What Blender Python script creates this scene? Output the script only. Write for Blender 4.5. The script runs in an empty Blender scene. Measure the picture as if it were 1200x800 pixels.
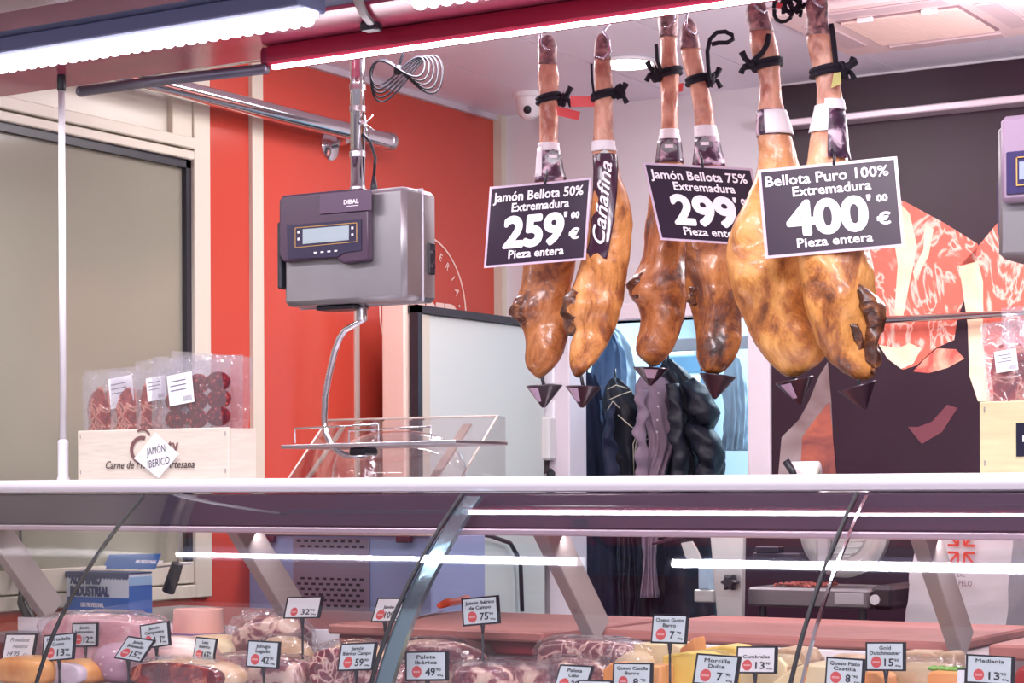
import bpy, math, random
from mathutils import Vector, noise
random.seed(4)
# ------------------------------------------------------------------ camera
FPX = 2380.0; EYE = 1.35; RHO = math.radians(.25); YAW = math.radians(31.4)
F = Vector((-math.sin(YAW), math.cos(YAW), 0)); R = Vector((math.cos(YAW), math.sin(YAW), 0)); UP = Vector((0, 0, 1))
CR = R*math.cos(RHO) - UP*math.sin(RHO); CU = R*math.sin(RHO) + UP*math.cos(RHO)
def P(u, v, X=None, Y=None, Z=None, d=None):
    """where the line of sight through a photo pixel meets a plane of the place"""
    r = F + CR*((u-600)/FPX) - CU*((v-571)/FPX)
    if d is not None: t = d
    elif X is not None: t = X/r.x
    elif Y is not None: t = Y/r.y
    else: t = (Z-EYE)/r.z
    return Vector((0, 0, EYE)) + r*t
sc = bpy.context.scene; C = sc.collection
cam = bpy.data.cameras.new('camera'); camo = bpy.data.objects.new('camera', cam); C.objects.link(camo)
cam.sensor_width = 36; cam.lens = FPX/1200*36; cam.shift_y = 171/1200; cam.clip_start = .05
from mathutils import Matrix
M3 = Matrix((CR, CU, -F)).transposed(); camo.matrix_world = Matrix.Translation((0, 0, EYE)) @ M3.to_4x4()
sc.camera = camo
# ------------------------------------------------------------------ world, lights, exposure
w = bpy.data.worlds.new('world'); sc.world = w; w.use_nodes = True
w.node_tree.nodes['Background'].inputs[0].default_value = (.80, .72, .86, 1)
w.node_tree.nodes['Background'].inputs[1].default_value = .44
sc.view_settings.view_transform = 'Standard'; sc.view_settings.look = 'None'; sc.view_settings.gamma = 1
sc.view_settings.exposure = 0.18; sc.view_settings.use_curve_mapping = False
def area(name, loc, size, power, col, rot=(0, 0, 0), sy=None):
    l = bpy.data.lights.new(name, 'AREA'); l.energy = power; l.color = col; l.size = size
    if sy: l.shape = 'RECTANGLE'; l.size_y = sy
    o = bpy.data.objects.new(name, l); o.location = loc; o.rotation_euler = rot; C.objects.link(o); return o
LED_STRENGTH = 3.4; LINE_STRENGTH = 16; DOWN_STRENGTH = 14
area('stall_ceiling_light', (-2.2, 5.3, 2.68), 1.3, 16, (1, .92, .95), sy=.5)
area('stall_ceiling_light', (-3.3, 5.2, 2.68), .5, 9, (1, .92, .92))
pl_ = bpy.data.lights.new('ceiling_fill', 'POINT'); pl_.energy = 44; pl_.color = (1, .93, .97); pl_.shadow_soft_size = .12  # added fill outside the view, lifts the dark ceiling
po_ = bpy.data.objects.new('ceiling_fill', pl_); po_.location = (-1.5, 5.3, 2.3); C.objects.link(po_)
pl2 = pl_.copy(); pl2.energy = 16; po2 = bpy.data.objects.new('ceiling_fill', pl2); po2.location = (-3.1, 4.6, 2.62); C.objects.link(po2)  # second added fill, hidden behind the canopy
area('hall_light', (.2, -1.0, 3.3), 1.6, 150, (1, .90, .97), rot=(math.radians(62), 0, math.radians(28)), sy=.8)
area('case_fill', (-2.0, 3.83, 1.240), 3.6, 5, (1, .92, .95), rot=(math.radians(42), 0, 0), sy=.02)  # added fill under the shelf, brightens the shaded things behind the glass
area('led_bar_beam', (-3.30, 3.475, 2.330), 1.36, 13, (.97, .92, 1), sy=.04)
area('led_bar_beam', (-.88, 3.475, 2.330), 2.92, 27, (.97, .92, 1), sy=.04)
area('cold_room_light', (-3.3, 7.9, 2.5), .9, 46, (.72, .88, 1), sy=.9)
# ------------------------------------------------------------------ materials
def lin(c): return tuple((x/255/12.92 if x/255 <= .04045 else ((x/255+.055)/1.055)**2.4) for x in c)
MC = {}
class NT:
    def __init__(s, name):
        s.m = bpy.data.materials.new(name); s.m.use_nodes = True; s.t = s.m.node_tree; s.b = s.t.nodes['Principled BSDF']; s.co = None
    def n(s, k, **kw):
        x = s.t.nodes.new(k)
        for a, b in kw.items(): setattr(x, a, b)
        return x
    def l(s, a, b): s.t.links.new(a, b)
    def coord(s, kind='Object'):
        return s.n('ShaderNodeTexCoord').outputs[kind]
def pm(name, col, rough=.5, metal=0, spec=.5, bump=0, bscale=60, var=0, vscale=8, coat=0, emit=None, es=0, stretch=None):
    """plain procedural material: slight noise variation of colour and a noise bump"""
    if name in MC: return MC[name]
    k = NT(name); b = k.b
    b.inputs['Base Color'].default_value = (*col, 1); b.inputs['Roughness'].default_value = rough; b.inputs['Metallic'].default_value = metal
    b.inputs['Specular IOR Level'].default_value = spec; b.inputs['Coat Weight'].default_value = coat; b.inputs['Coat Roughness'].default_value = .08
    if emit: b.inputs['Emission Color'].default_value = (*emit, 1); b.inputs['Emission Strength'].default_value = es
    vec = k.coord()
    if stretch:
        mp = k.n('ShaderNodeMapping'); mp.inputs['Scale'].default_value = stretch; k.l(vec, mp.inputs[0]); vec = mp.outputs[0]
    if var:
        no = k.n('ShaderNodeTexNoise'); no.inputs['Scale'].default_value = vscale; no.inputs['Detail'].default_value = 5; k.l(vec, no.inputs['Vector'])
        r = k.n('ShaderNodeValToRGB'); r.color_ramp.elements[0].position = .3; r.color_ramp.elements[1].position = .7
        r.color_ramp.elements[0].color = (*[c*(1-var) for c in col], 1); r.color_ramp.elements[1].color = (*[min(1, c*(1+var)) for c in col], 1)
        k.l(no.outputs['Fac'], r.inputs[0]); k.l(r.outputs[0], b.inputs['Base Color'])
    if bump:
        no = k.n('ShaderNodeTexNoise'); no.inputs['Scale'].default_value = bscale; no.inputs['Detail'].default_value = 3; k.l(vec, no.inputs['Vector'])
        bp = k.n('ShaderNodeBump'); bp.inputs['Strength'].default_value = bump; bp.inputs['Distance'].default_value = .004
        k.l(no.outputs['Fac'], bp.inputs['Height']); k.l(bp.outputs[0], b.inputs['Normal'])
    MC[name] = k.m; return k.m
def ramp_mat(name, stops, scale=10, detail=6, rough=.4, dist=.6, bump=.4, coat=.2, kind='noise', coordk='Object', stretch=(1, 1, 1), rnd=1, metal=0):
    """colour from a noise or voronoi pattern through a ramp: meat, fat, cheese"""
    if name in MC: return MC[name]
    k = NT(name); vec = k.coord(coordk)
    mp = k.n('ShaderNodeMapping'); mp.inputs['Scale'].default_value = stretch; k.l(vec, mp.inputs[0]); vec = mp.outputs[0]
    if kind == 'noise':
        t = k.n('ShaderNodeTexNoise'); t.inputs['Scale'].default_value = scale; t.inputs['Detail'].default_value = detail; t.inputs['Distortion'].default_value = dist; out = t.outputs['Fac']
    elif kind == 'vor':
        n0 = k.n('ShaderNodeTexNoise'); n0.inputs['Scale'].default_value = scale*.8; k.l(vec, n0.inputs['Vector'])
        mx = k.n('ShaderNodeMix', data_type='RGBA'); mx.inputs[0].default_value = .12; k.l(vec, mx.inputs[6]); k.l(n0.outputs['Color'], mx.inputs[7]); vec = mx.outputs[2]
        t = k.n('ShaderNodeTexVoronoi'); t.feature = 'DISTANCE_TO_EDGE'; t.inputs['Scale'].default_value = scale; out = t.outputs['Distance']
    elif kind == 'cell':
        t = k.n('ShaderNodeTexVoronoi'); t.inputs['Scale'].default_value = scale; out = t.outputs['Distance']
    else:
        t = k.n('ShaderNodeTexWave'); t.inputs['Scale'].default_value = scale; t.inputs['Distortion'].default_value = 6; t.inputs['Detail'].default_value = 4; out = t.outputs['Fac']
    k.l(vec, t.inputs['Vector'])
    r = k.n('ShaderNodeValToRGB'); e = r.color_ramp.elements
    while len(e) < len(stops): e.new(.5)
    for i, (p, c) in enumerate(stops): e[i].position = p; e[i].color = (*lin(c), 1)
    k.l(out, r.inputs[0]); k.l(r.outputs[0], k.b.inputs['Base Color'])
    k.b.inputs['Roughness'].default_value = rough; k.b.inputs['Coat Weight'].default_value = coat; k.b.inputs['Coat Roughness'].default_value = .12; k.b.inputs['Metallic'].default_value = metal
    bp = k.n('ShaderNodeBump'); bp.inputs['Strength'].default_value = bump; bp.inputs['Distance'].default_value = .004
    k.l(out, bp.inputs['Height']); k.l(bp.outputs[0], k.b.inputs['Normal'])
    MC[name] = k.m; return k.m
def clear_mat(name, tint=(1, 1, 1), refl=2.0, base=.0, rough=.02, bump=0, bscale=25, white=0):
    """clear glass or film: straight-through view plus fresnel reflection"""
    if name in MC: return MC[name]
    k = NT(name); k.t.nodes.remove(k.b); out = k.t.nodes['Material Output']
    tr = k.n('ShaderNodeBsdfTransparent'); tr.inputs[0].default_value = (*tint, 1)
    gl = k.n('ShaderNodeBsdfGlossy'); gl.inputs['Roughness'].default_value = rough; gl.inputs['Color'].default_value = (1, 1, 1, 1)
    fr = k.n('ShaderNodeLayerWeight'); fr.inputs[0].default_value = .5
    pw = k.n('ShaderNodeMath', operation='POWER'); pw.inputs[1].default_value = 5; k.l(fr.outputs['Facing'], pw.inputs[0])
    ma = k.n('ShaderNodeMath', operation='MULTIPLY_ADD'); ma.inputs[1].default_value = .96*refl; ma.inputs[2].default_value = base+.04*refl; ma.use_clamp = True
    k.l(pw.outputs[0], ma.inputs[0])
    if bump:
        no = k.n('ShaderNodeTexNoise'); no.inputs['Scale'].default_value = bscale; no.inputs['Detail'].default_value = 3; no.inputs['Distortion'].default_value = 1.5
        k.l(k.coord(), no.inputs['Vector'])
        bp = k.n('ShaderNodeBump'); bp.inputs['Strength'].default_value = bump; bp.inputs['Distance'].default_value = .01
        k.l(no.outputs['Fac'], bp.inputs['Height']); k.l(bp.outputs[0], gl.inputs['Normal']); k.l(bp.outputs[0], fr.inputs['Normal'])
    mx = k.n('ShaderNodeMixShader'); k.l(ma.outputs[0], mx.inputs[0])
    src = tr.outputs[0]
    if white:
        df = k.n('ShaderNodeBsdfDiffuse'); df.inputs[0].default_value = (.9, .88, .93, 1)
        m2 = k.n('ShaderNodeMixShader'); m2.inputs[0].default_value = white; k.l(src, m2.inputs[1]); k.l(df.outputs[0], m2.inputs[2]); src = m2.outputs[0]
    k.l(src, mx.inputs[1]); k.l(gl.outputs[0], mx.inputs[2]); k.l(mx.outputs[0], out.inputs[0])
    MC[name] = k.m; return k.m
def emi(name, col, s):
    if name in MC: return MC[name]
    k = NT(name); k.b.inputs['Emission Color'].default_value = (*col, 1); k.b.inputs['Emission Strength'].default_value = s; k.b.inputs['Base Color'].default_value = (.8, .8, .8, 1)
    MC[name] = k.m; return k.m
def L(*c): return lin(c)
# ------------------------------------------------------------------ mesh helpers
class MB:
    def __init__(s): s.v = []; s.f = []; s.mi = []; s.cur = 0
    def add(s, vs, fs):
        o = len(s.v); s.v += [Vector(p) for p in vs]; s.f += [tuple(i+o for i in f) for f in fs]; s.mi += [s.cur]*len(fs); return s
    def box(s, x0, x1, y0, y1, z0, z1, bev=0):
        if bev:
            b = min(bev, abs(x1-x0)/2.01, abs(y1-y0)/2.01, abs(z1-z0)/2.01)
            vs = []; idx = {}
            for i, x in enumerate((x0, x1)):
                for j, y in enumerate((y0, y1)):
                    for k, z in enumerate((z0, z1)):
                        sx, sy, sz = (b if i == 0 else -b), (b if j == 0 else -b), (b if k == 0 else -b)
                        for a, p in enumerate(((x, y+sy, z+sz), (x+sx, y, z+sz), (x+sx, y+sy, z))): idx[i, j, k, a] = len(vs); vs.append(p)
            fs = []
            for i in (0, 1):
                fs += [[idx[i, 0, 0, 0], idx[i, 1, 0, 0], idx[i, 1, 1, 0], idx[i, 0, 1, 0]], [idx[0, i, 0, 1], idx[1, i, 0, 1], idx[1, i, 1, 1], idx[0, i, 1, 1]], [idx[0, 0, i, 2], idx[1, 0, i, 2], idx[1, 1, i, 2], idx[0, 1, i, 2]]]
                for j in (0, 1):
                    fs += [[idx[i, j, 0, 0], idx[i, j, 1, 0], idx[i, j, 1, 1], idx[i, j, 0, 1]], [idx[i, 0, j, 0], idx[i, 1, j, 0], idx[i, 1, j, 2], idx[i, 0, j, 2]], [idx[0, i, j, 1], idx[1, i, j, 1], idx[1, i, j, 2], idx[0, i, j, 2]]]
                    for k in (0, 1): fs.append([idx[i, j, k, 0], idx[i, j, k, 1], idx[i, j, k, 2]])
            return s.add(vs, fs)
        v = [(x, y, z) for x in (x0, x1) for y in (y0, y1) for z in (z0, z1)]
        return s.add(v, [(0, 1, 3, 2), (4, 6, 7, 5), (0, 4, 5, 1), (2, 3, 7, 6), (0, 2, 6, 4), (1, 5, 7, 3)])
    def prism(s, pts, off):
        """planar outline given a real thickness"""
        off = Vector(off); n = len(pts); a = [Vector(p) for p in pts]
        return s.add(a+[p+off for p in a], [tuple(range(n)), tuple(range(2*n-1, n-1, -1))]+[(i, i+n, (i+1) % n+n, (i+1) % n) for i in range(n)])
    def loft(s, rings, cap=True):
        n = len(rings[0]); m = len(rings); fs = [(i*n+j, i*n+(j+1) % n, (i+1)*n+(j+1) % n, (i+1)*n+j) for i in range(m-1) for j in range(n)]
        if cap: fs += [tuple(range(n-1, -1, -1)), tuple((m-1)*n+j for j in range(n))]
        return s.add([p for r in rings for p in r], fs)
    def tube(s, path, r, n=10, closed=False, flat=1):
        path = [Vector(p) for p in path]; m = len(path); rs = r if isinstance(r, (list, tuple)) else [r]*m
        up = Vector((0, 0, 1)); t0 = (path[1]-path[0]).normalized()
        a = t0.cross(up) if abs(t0.dot(up)) < .95 else t0.cross(Vector((1, 0, 0))); a.normalize(); rings = []
        for i, p in enumerate(path):
            t = ((path[(i+1) % m]-path[i-1]) if closed else (path[min(i+1, m-1)]-path[max(i-1, 0)])).normalized()
            a = (a-t*a.dot(t)).normalized(); b = t.cross(a)
            rings.append([p+(a*math.cos(2*math.pi*k/n)+b*math.sin(2*math.pi*k/n)*flat)*rs[i] for k in range(n)])
        if closed: rings.append(rings[0])
        return s.loft(rings, not closed)
    def disc(s, c, ax, r, h, n=24, r2=None):
        c = Vector(c); ax = Vector(ax).normalized(); r2 = r if r2 is None else r2
        a = ax.orthogonal().normalized(); b = ax.cross(a)
        ring = lambda o, q: [c+ax*o+(a*math.cos(2*math.pi*k/n)+b*math.sin(2*math.pi*k/n))*q for k in range(n)]
        return s.loft([ring(0, r), ring(h, r2)])
    def lathe(s, c, prof, n=24, ax=(0, 0, 1)):
        c = Vector(c); ax = Vector(ax).normalized(); a = ax.orthogonal().normalized(); b = ax.cross(a)
        return s.loft([[c+ax*h+(a*math.cos(2*math.pi*k/n)+b*math.sin(2*math.pi*k/n))*max(q, 1e-5) for k in range(n)] for q, h in prof])
    def blob(s, c, r, rot=0, e=1.0, amp=.0, fr=8, seed=0, nu=32, nv=20, tilt=0, cut=None, floor=None):
        c = Vector(c); rings = []; q = Matrix.Rotation(rot, 3, 'Z') @ Matrix.Rotation(tilt, 3, 'Y'); sp = lambda x: math.copysign(abs(x)**e, x)
        for i in range(nv+1):
            th = -math.pi/2+math.pi*i/nv; th = max(-1.5607, min(1.5607, th)); ring = []
            for j in range(nu):
                ph = 2*math.pi*j/nu
                p = Vector((r[0]*sp(math.cos(th))*sp(math.cos(ph)), r[1]*sp(math.cos(th))*sp(math.sin(ph)), r[2]*sp(math.sin(th))))
                if amp: p *= 1+amp*noise.fractal(p*fr+Vector((seed*7.1, seed*3.3, 0)), 1, 2, 3)/max(r)*.1*10
                if cut is not None: p.x = min(p.x, cut*r[0])
                p = q @ p+c
                if floor is not None: p.z = max(p.z, floor)
                ring.append(p)
            rings.append(ring)
        return s.loft(rings)
    def build(s, name, mat, parent=None, smooth=False, label=None, bev=0):
        off = Vector((0, 0, 0)); q = parent
        while q is not None: off += q.location; q = q.parent
        me = bpy.data.meshes.new(name); me.from_pydata([p-off for p in s.v], [], s.f)
        for m in (mat if isinstance(mat, (list, tuple)) else [mat]): me.materials.append(m)
        for i, p in enumerate(me.polygons): p.material_index = s.mi[i]
        import bmesh
        bm = bmesh.new(); bm.from_mesh(me); bmesh.ops.recalc_face_normals(bm, faces=bm.faces); bm.to_mesh(me); bm.free()
        if smooth: me.shade_smooth() if hasattr(me, 'shade_smooth') else [setattr(p, 'use_smooth', True) for p in me.polygons]
        if smooth == 'auto': me.set_sharp_from_angle(angle=math.radians(38))
        o = bpy.data.objects.new(name, me); C.objects.link(o); o.parent = parent
        if label: o['label'] = label
        if bev:
            md = o.modifiers.new('bevel', 'BEVEL'); md.width = bev; md.segments = 2; md.limit_method = 'ANGLE'
        return o
def thing(name, label, cat, loc, group=None):
    o = bpy.data.objects.new(name, None); C.objects.link(o); o.empty_display_size = .02; o.location = loc; o['label'] = label; o['category'] = cat
    if group: o['group'] = group
    return o
def tag(o, label, cat, group=None):
    o['label'] = label; o['category'] = cat
    if group: o['group'] = group
    return o
def struct(o): o['kind'] = 'structure'; return o
_tc = {}
def glyphs(txt, bold=0, shear=0, res=2):
    k = (txt, bold, shear, res)
    if k in _tc: return _tc[k]
    cu = bpy.data.curves.new('t', 'FONT'); cu.body = txt; cu.size = 1; cu.offset = bold; cu.shear = shear; cu.resolution_u = res; cu.fill_mode = 'FRONT'
    o = bpy.data.objects.new('t', cu); C.objects.link(o); bpy.context.view_layer.update()
    me = bpy.data.meshes.new_from_object(o.evaluated_get(bpy.context.evaluated_depsgraph_get()))
    vs = [(v.co.x, v.co.y) for v in me.vertices]; fs = [tuple(p.vertices) for p in me.polygons]
    bpy.data.objects.remove(o); bpy.data.curves.remove(cu); bpy.data.meshes.remove(me)
    x0 = min(v[0] for v in vs); x1 = max(v[0] for v in vs)
    vs = [(x-x0, y) for x, y in vs]; _tc[k] = (vs, fs, x1-x0); return _tc[k]
def write(mb, txt, O, ex, ey, cx, y, h, wd=None, bold=0, shear=0, align='c', lift=None):
    """txt on the plane O + x*ex + y*ey, letters h tall on baseline y, stretched to width wd"""
    vs, fs, W = glyphs(txt, 0, shear, 6 if h > .024 else 2); H = .70
    sy = h/H; sx = (wd/W) if wd else sy; x0 = cx-(W*sx/2 if align == 'c' else 0)
    rb = max(0, bold)*h*1.1; offs = [(0, 0)]+([(rb*math.cos(q*math.pi/8), rb*math.sin(q*math.pi/8)) for q in range(16)] if rb else [])
    nz = ex.cross(ey).normalized()*5e-5
    for i_, (qx, qy) in enumerate(offs): mb.add([O+ex*(x0+a*sx+qx)+ey*(y+b*sy+qy)+nz*i_ for a, b in vs], fs)
# common materials
STEEL = pm('brushed_steel', (.55, .53, .56), .32, 1, bump=.15, bscale=40, stretch=(1, 1, 14), var=.08, vscale=6)
CHROME = pm('chrome', (.72, .70, .73), .12, 1)
GREYMET = pm('grey_aluminium', (.42, .39, .44), .38, .7)
LAV = pm('white_aluminium', (.86, .83, .90), .3, .1)
BLACK = pm('black_plastic', (.02, .02, .03), .35)
RUBBER = pm('black_rubber', (.012, .012, .016), .6)
WHITEP = pm('white_plastic', (.82, .80, .83), .4)
PAPER = pm('white_paper', (.93, .92, .95), .55)
INK = pm('black_ink', (.02, .02, .035), .6)
REDINK = pm('red_ink', L(226, 92, 92), .6)
WHITEINK = pm('white_ink', (.93, .87, .93), .5)
ROPE = pm('black_rope', (.015, .012, .025), .8, bump=1, bscale=400)
CREAM = pm('cream_frame', L(206, 198, 182), .4)
# ================================================================== STRUCTURE
XW = -4.04; YB = 6.53; ZC = 2.75; ZS = 1.372
red = pm('orange_red_panel', L(190, 70, 55), .22, spec=.6)
darkp = pm('dark_purple_panel', L(46, 22, 38), .38, spec=.4, var=.15, vscale=3)
grw = pm('grey_white_wall', L(214, 210, 216), .6)
struct(MB().box(-4.6, 1.2, -.6, 9.2, -.1, 0).build('floor', pm('floor_tile', (.22, .2, .21), .4, var=.1)))
# ceiling of metal planks with real grooves
cm = MB()
for i in range(13):
    x0 = XW-.05+i*.41; cm.box(x0, x0+.404, 4.0, YB+.1, ZC, ZC+.05)
cm.box(XW-.1, 1.2, 4.0, YB+.1, ZC+.02, ZC+.08)
struct(cm.build('ceiling', pm('ceiling_panel', L(228, 222, 236), .35, spec=.5)))
# left wall: cream window frame, red panels
lw = MB(); lw.box(XW-.12, XW, 4.823, YB, 0, ZC); lw.box(XW-.12, XW, 3.0, 4.823, 0, 1.02)
struct(lw.build('wall_left', red))
tr = MB()
fr = MB()
def wf(y0, y1, z0, z1, t=.02): fr.box(XW-.08, XW+t, y0, y1, z0, z1, .003)
wf(4.75, 4.825, 1.02, 2.75); wf(3.0, 4.75, 2.345, 2.372); wf(3.0, 4.75, 2.376, 2.41, .03); wf(3.0, 4.75, 1.02, 1.06); wf(3.0, 3.05, 1.02, 2.75)
wf(3.0, 4.75, 1.065, 1.13, .012)
wi = MB().box(XW-.02, XW-.012, 3.0, 4.75, 1.06, 2.34).build('window_1', pm('frosted_pane', L(140, 137, 122), .12, spec=.5, var=.05, vscale=2)); struct(wi)
fr.build('window_frame', CREAM, wi, label='cream aluminium frame')
gk = MB(); gk.box(XW-.012, XW+.006, 4.728, 4.75, 1.13, 2.345); gk.box(XW-.012, XW+.006, 3.0, 4.75, 2.32, 2.345); gk.build('window_gasket', BLACK, wi, label='black rubber gasket')
up = MB(); up.box(XW-.02, XW-.01, 3.0, 4.66, 2.41, 2.75); up.build('upper_pane', pm('upper_pane', L(206, 200, 186), .25), wi)
um = MB(); um.box(XW-.03, XW+.012, 4.66, 4.75, 2.41, 2.75, .003); um.build('upper_mullion', CREAM, wi)
struct(MB().box(XW, XW+.014, 5.035, 5.09, 0, ZC).build('trim_1', CREAM))
struct(MB().box(XW, XW+.006, 5.595, 5.62, 0, ZC).build('trim_2', pm('pale_strip', L(196, 180, 172), .4)))
struct(MB().box(XW, XW+.035, YB-.035, YB, 0, ZC).build('trim_3', CREAM))
struct(MB().box(XW, XW+.02, 5.1, YB-.035, ZC-.02, ZC).build('trim_4', pm('ceiling_trim', L(200, 190, 200), .4)))
# back wall with doorway
DX0 = P(672, 500, Y=YB).x; DX1 = P(880, 500, Y=YB).x; DZ = 1.955; XP = P(906, 500, Y=YB).x
bw = MB(); bw.box(XW, DX0-.05, YB, YB+.1, 0, ZC); bw.box(DX0-.05, DX1, YB, YB+.1, DZ, ZC); bw.box(DX1, 1.2, YB, YB+.1, 0, ZC)
struct(bw.build('wall_back', grw))
dfm = MB()
dfm.box(DX1, XP, YB-.03, YB+.1, 0, DZ+.06, .004); dfm.box(DX0-.06, DX1, YB-.03, YB+.1, DZ, DZ+.06, .004); dfm.box(DX0-.09, DX0, YB-.03, YB+.1, 0, DZ, .004)
d1 = struct(dfm.build('door_1', pm('door_frame_white', L(226, 216, 224), .35)))
sj = MB()
for z0, z1 in ((1.73, 1.82), (1.52, 1.67), (1.25, 1.4)): sj.box(DX0-.10, DX0-.055, YB-.05, YB-.03, z0, z1, .004)
sj.build('hinge_cover', LAV, d1)
# room behind the doorway
bl = pm('cold_room_wall', L(196, 212, 220), .35)
cr = MB(); cr.box(XW-.3, -2.2, 8.4, 8.5, 0, 2.7); cr.box(XW-.4, XW-.3, YB+.1, 8.4, 0, 2.7); cr.box(-2.3, -2.2, YB+.1, 8.4, 0, 2.7); cr.box(XW-.3, -2.2, YB+.1, 8.4, 2.6, 2.7)
struct(cr.build('wall_cold_room', bl))
winmat = emi('daylit_glass', (.80, .93, 1), 2.2)
cw = P(815, 450, Y=8.38); w2 = MB()
w2.box(cw.x-.22, cw.x+.02, 8.37, 8.4, 1.62, 1.86); w2.box(cw.x-.3, cw.x-.02, 8.37, 8.4, 1.96, 2.0); w2.box(cw.x+.1, cw.x+.34, 8.37, 8.4, 1.1, 1.3)
struct(w2.build('window_2', winmat)); wfr = MB()
wfr.box(cw.x-.26, cw.x+.06, 8.36, 8.395, 1.87, 1.95, .005); wfr.box(cw.x-.3, cw.x-.23, 8.36, 8.395, 1.1, 1.9, .005); wfr.box(cw.x+.03, cw.x+.09, 8.36, 8.395, .8, 2.2, .005)
wfr.build('window_frame', pm('window_frame_blue', L(110, 150, 180), .4), bpy.data.objects['window_2'])
# ---- open insulated door leaf standing out from the back wall
XL = -3.80; t = thing('cold_room_door', 'white insulated door leaf with black seal standing open against the red wall', 'door', (XL, 6.0, 0))
y0 = P(489, 450, X=XL).y; y1 = YB-.07
MB().box(XL-.11, XL, y0+.01, y1, 0.04, 1.935, .006).build('door_panel', pm('door_panel_white', L(206, 212, 208), .3), t)
g = MB(); g.box(XL-.02, XL+.012, y0-.012, y0+.014, .04, 1.96); g.box(XL-.03, XL+.012, y0-.012, y1, 1.935, 1.96); g.build('gasket', BLACK, t, label='black rubber gasket')
e = MB(); e.box(XL-.125, XL-.03, y0-.03, y0+.008, .04, 1.965, .006); e.build('edge_trim', pm('door_edge', L(238, 214, 200), .35), t, label='cream edge profile')
MB().box(XL, XL+.004, y0+.02, y0+.07, .04, 1.93).build('inner_edge', CREAM, t)
dh = MB()
for z in (.45, 1.1, 1.45): dh.box(XL-.02, XL+.03, y1-.02, y1+.035, z, z+.16, .008)
dh.build('hinge', pm('hinge_white', L(216, 214, 214), .35), t); MB().box(XL-.0, XL+.035, y1-.005, y1+.03, 1.27, 1.42, .015).build('latch', BLACK, t)
# ---- poster on the back wall with printed ham
t = thing('wall_poster', 'dark purple wall panel printed with raw ham slices on the right of the doorway', 'poster', (XP+.6, YB-.012, 1.0))
MB().box(XP, .9, YB-.012, YB, .9, ZC-.01).build('printed_panel', darkp, t)
meat = ramp_mat('printed_meat', [(.0, (206, 84, 72)), (.47, (232, 112, 92)), (.53, (250, 214, 196)), (.58, (232, 108, 90))], 7, 6, .4, 2.2, 0, 0, stretch=(1.3, 1, .7))
fat = ramp_mat('printed_fat', [(.3, (252, 212, 176)), (.7, (255, 238, 214))], 6, 3, .4, 1, 0, 0)
brown = ramp_mat('printed_brown', [(.35, (96, 58, 66)), (.65, (190, 104, 84))], 7, 4, .3, 1, 0, 0)
def pic(name, pts, m, k=1):
    MB().prism([P(u, v, Y=YB-.012-.002*k) for u, v in pts], (0, .0015, 0)).build(name, m, t)
pic('meat_image', [(1000, 262), (1046, 231), (1062, 237), (1108, 262), (1146, 286), (1138, 330), (1122, 372), (1118, 398), (1096, 408), (1074, 428), (1058, 433), (1040, 420), (1026, 396), (1000, 388)], meat)
pic('fat_streak', [(1050, 234), (1066, 250), (1075, 290), (1066, 330), (1058, 372), (1048, 368), (1052, 310), (1046, 270)], fat, 2)
pic('fat_streak', [(1084, 262), (1094, 268), (1088, 300), (1072, 330), (1070, 318), (1082, 292)], fat, 2)
pic('fat_streak', [(1030, 404), (1052, 408), (1066, 402), (1080, 408), (1070, 426), (1056, 432), (1040, 420)], fat, 2)
pic('meat_image', [(1124, 312), (1150, 284), (1168, 262), (1210, 232), (1290, 220), (1290, 470), (1146, 470), (1136, 440), (1134, 380), (1128, 340)], meat)
pic('fat_streak', [(1124, 312), (1146, 306), (1152, 330), (1152, 400), (1160, 470), (1146, 470), (1136, 440), (1134, 380), (1128, 340)], fat, 2)
pic('meat_image', [(1070, 435), (1084, 420), (1098, 408), (1120, 409), (1130, 420), (1110, 431), (1088, 437)], ramp_mat('printed_slice', [(.4, (214, 96, 84)), (.6, (250, 190, 160))], 12, 5, .3, 1, 0, 0))
pic('bone_image', [(912, 556), (916, 512), (936, 492), (948, 470), (960, 440), (970, 424), (974, 470), (978, 556)], ramp_mat('printed_bone', [(.3, (180, 168, 168)), (.7, (104, 70, 70))], 4, 3, .3, .4, 0, 0))
pic('bone_image', [(938, 556), (940, 512), (956, 490), (972, 470), (980, 556)], brown, 2)
pic('meat_image', [(1064, 500), (1080, 520), (1104, 506), (1122, 478), (1110, 474), (1092, 494), (1076, 500)], pm('printed_dim', L(116, 62, 72), .3), 1)
rz = P(925, 150, Y=YB).z
rl = MB().box(P(905, 150, Y=YB).x, .9, YB-.10, YB-.012, rz-.012, rz+.012, .004).build('wall_rail', pm('pale_rail', L(220, 205, 215), .3, .4)); tag(rl, 'pale narrow light rail fixed high across the dark purple wall', 'rail')
rl = MB().tube([(P(1012, 378, Y=YB-.08).x, YB-.08, 1.905), (.8, YB-.08, 1.905)], .012, 12).build('wall_rail', CHROME, smooth=True); tag(rl, 'thin steel bar crossing the printed raw ham picture', 'rail')
bc = MB(); bc.box(XP+.03, .9, 5.95, YB-.014, 1.33, 1.368, .004).build('back_counter', GREYMET); o = bpy.data.objects['back_counter']; tag(o, 'grey back counter edge below the dark purple printed wall', 'counter')
MB().box(XP+.08, .85, 6.05, YB-.05, 0, 1.33).build('counter_body', pm('dark_cabinet', L(46, 22, 38), .3), o)
b = P(944, 553, Y=6.2); t = thing('paper_roll', 'white roll lying on the back counter by the dark wall', 'roll', (b.x, 6.2, 1.368))
MB().disc((b.x-.045, 6.2, 1.40), (1, 0, 0), .032, .09, 20).build('paper', PAPER, t, True)
MB().disc((b.x-.047, 6.2, 1.40), (1, 0, 0), .012, .094, 12).build('core', CREAM, t, True)
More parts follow.
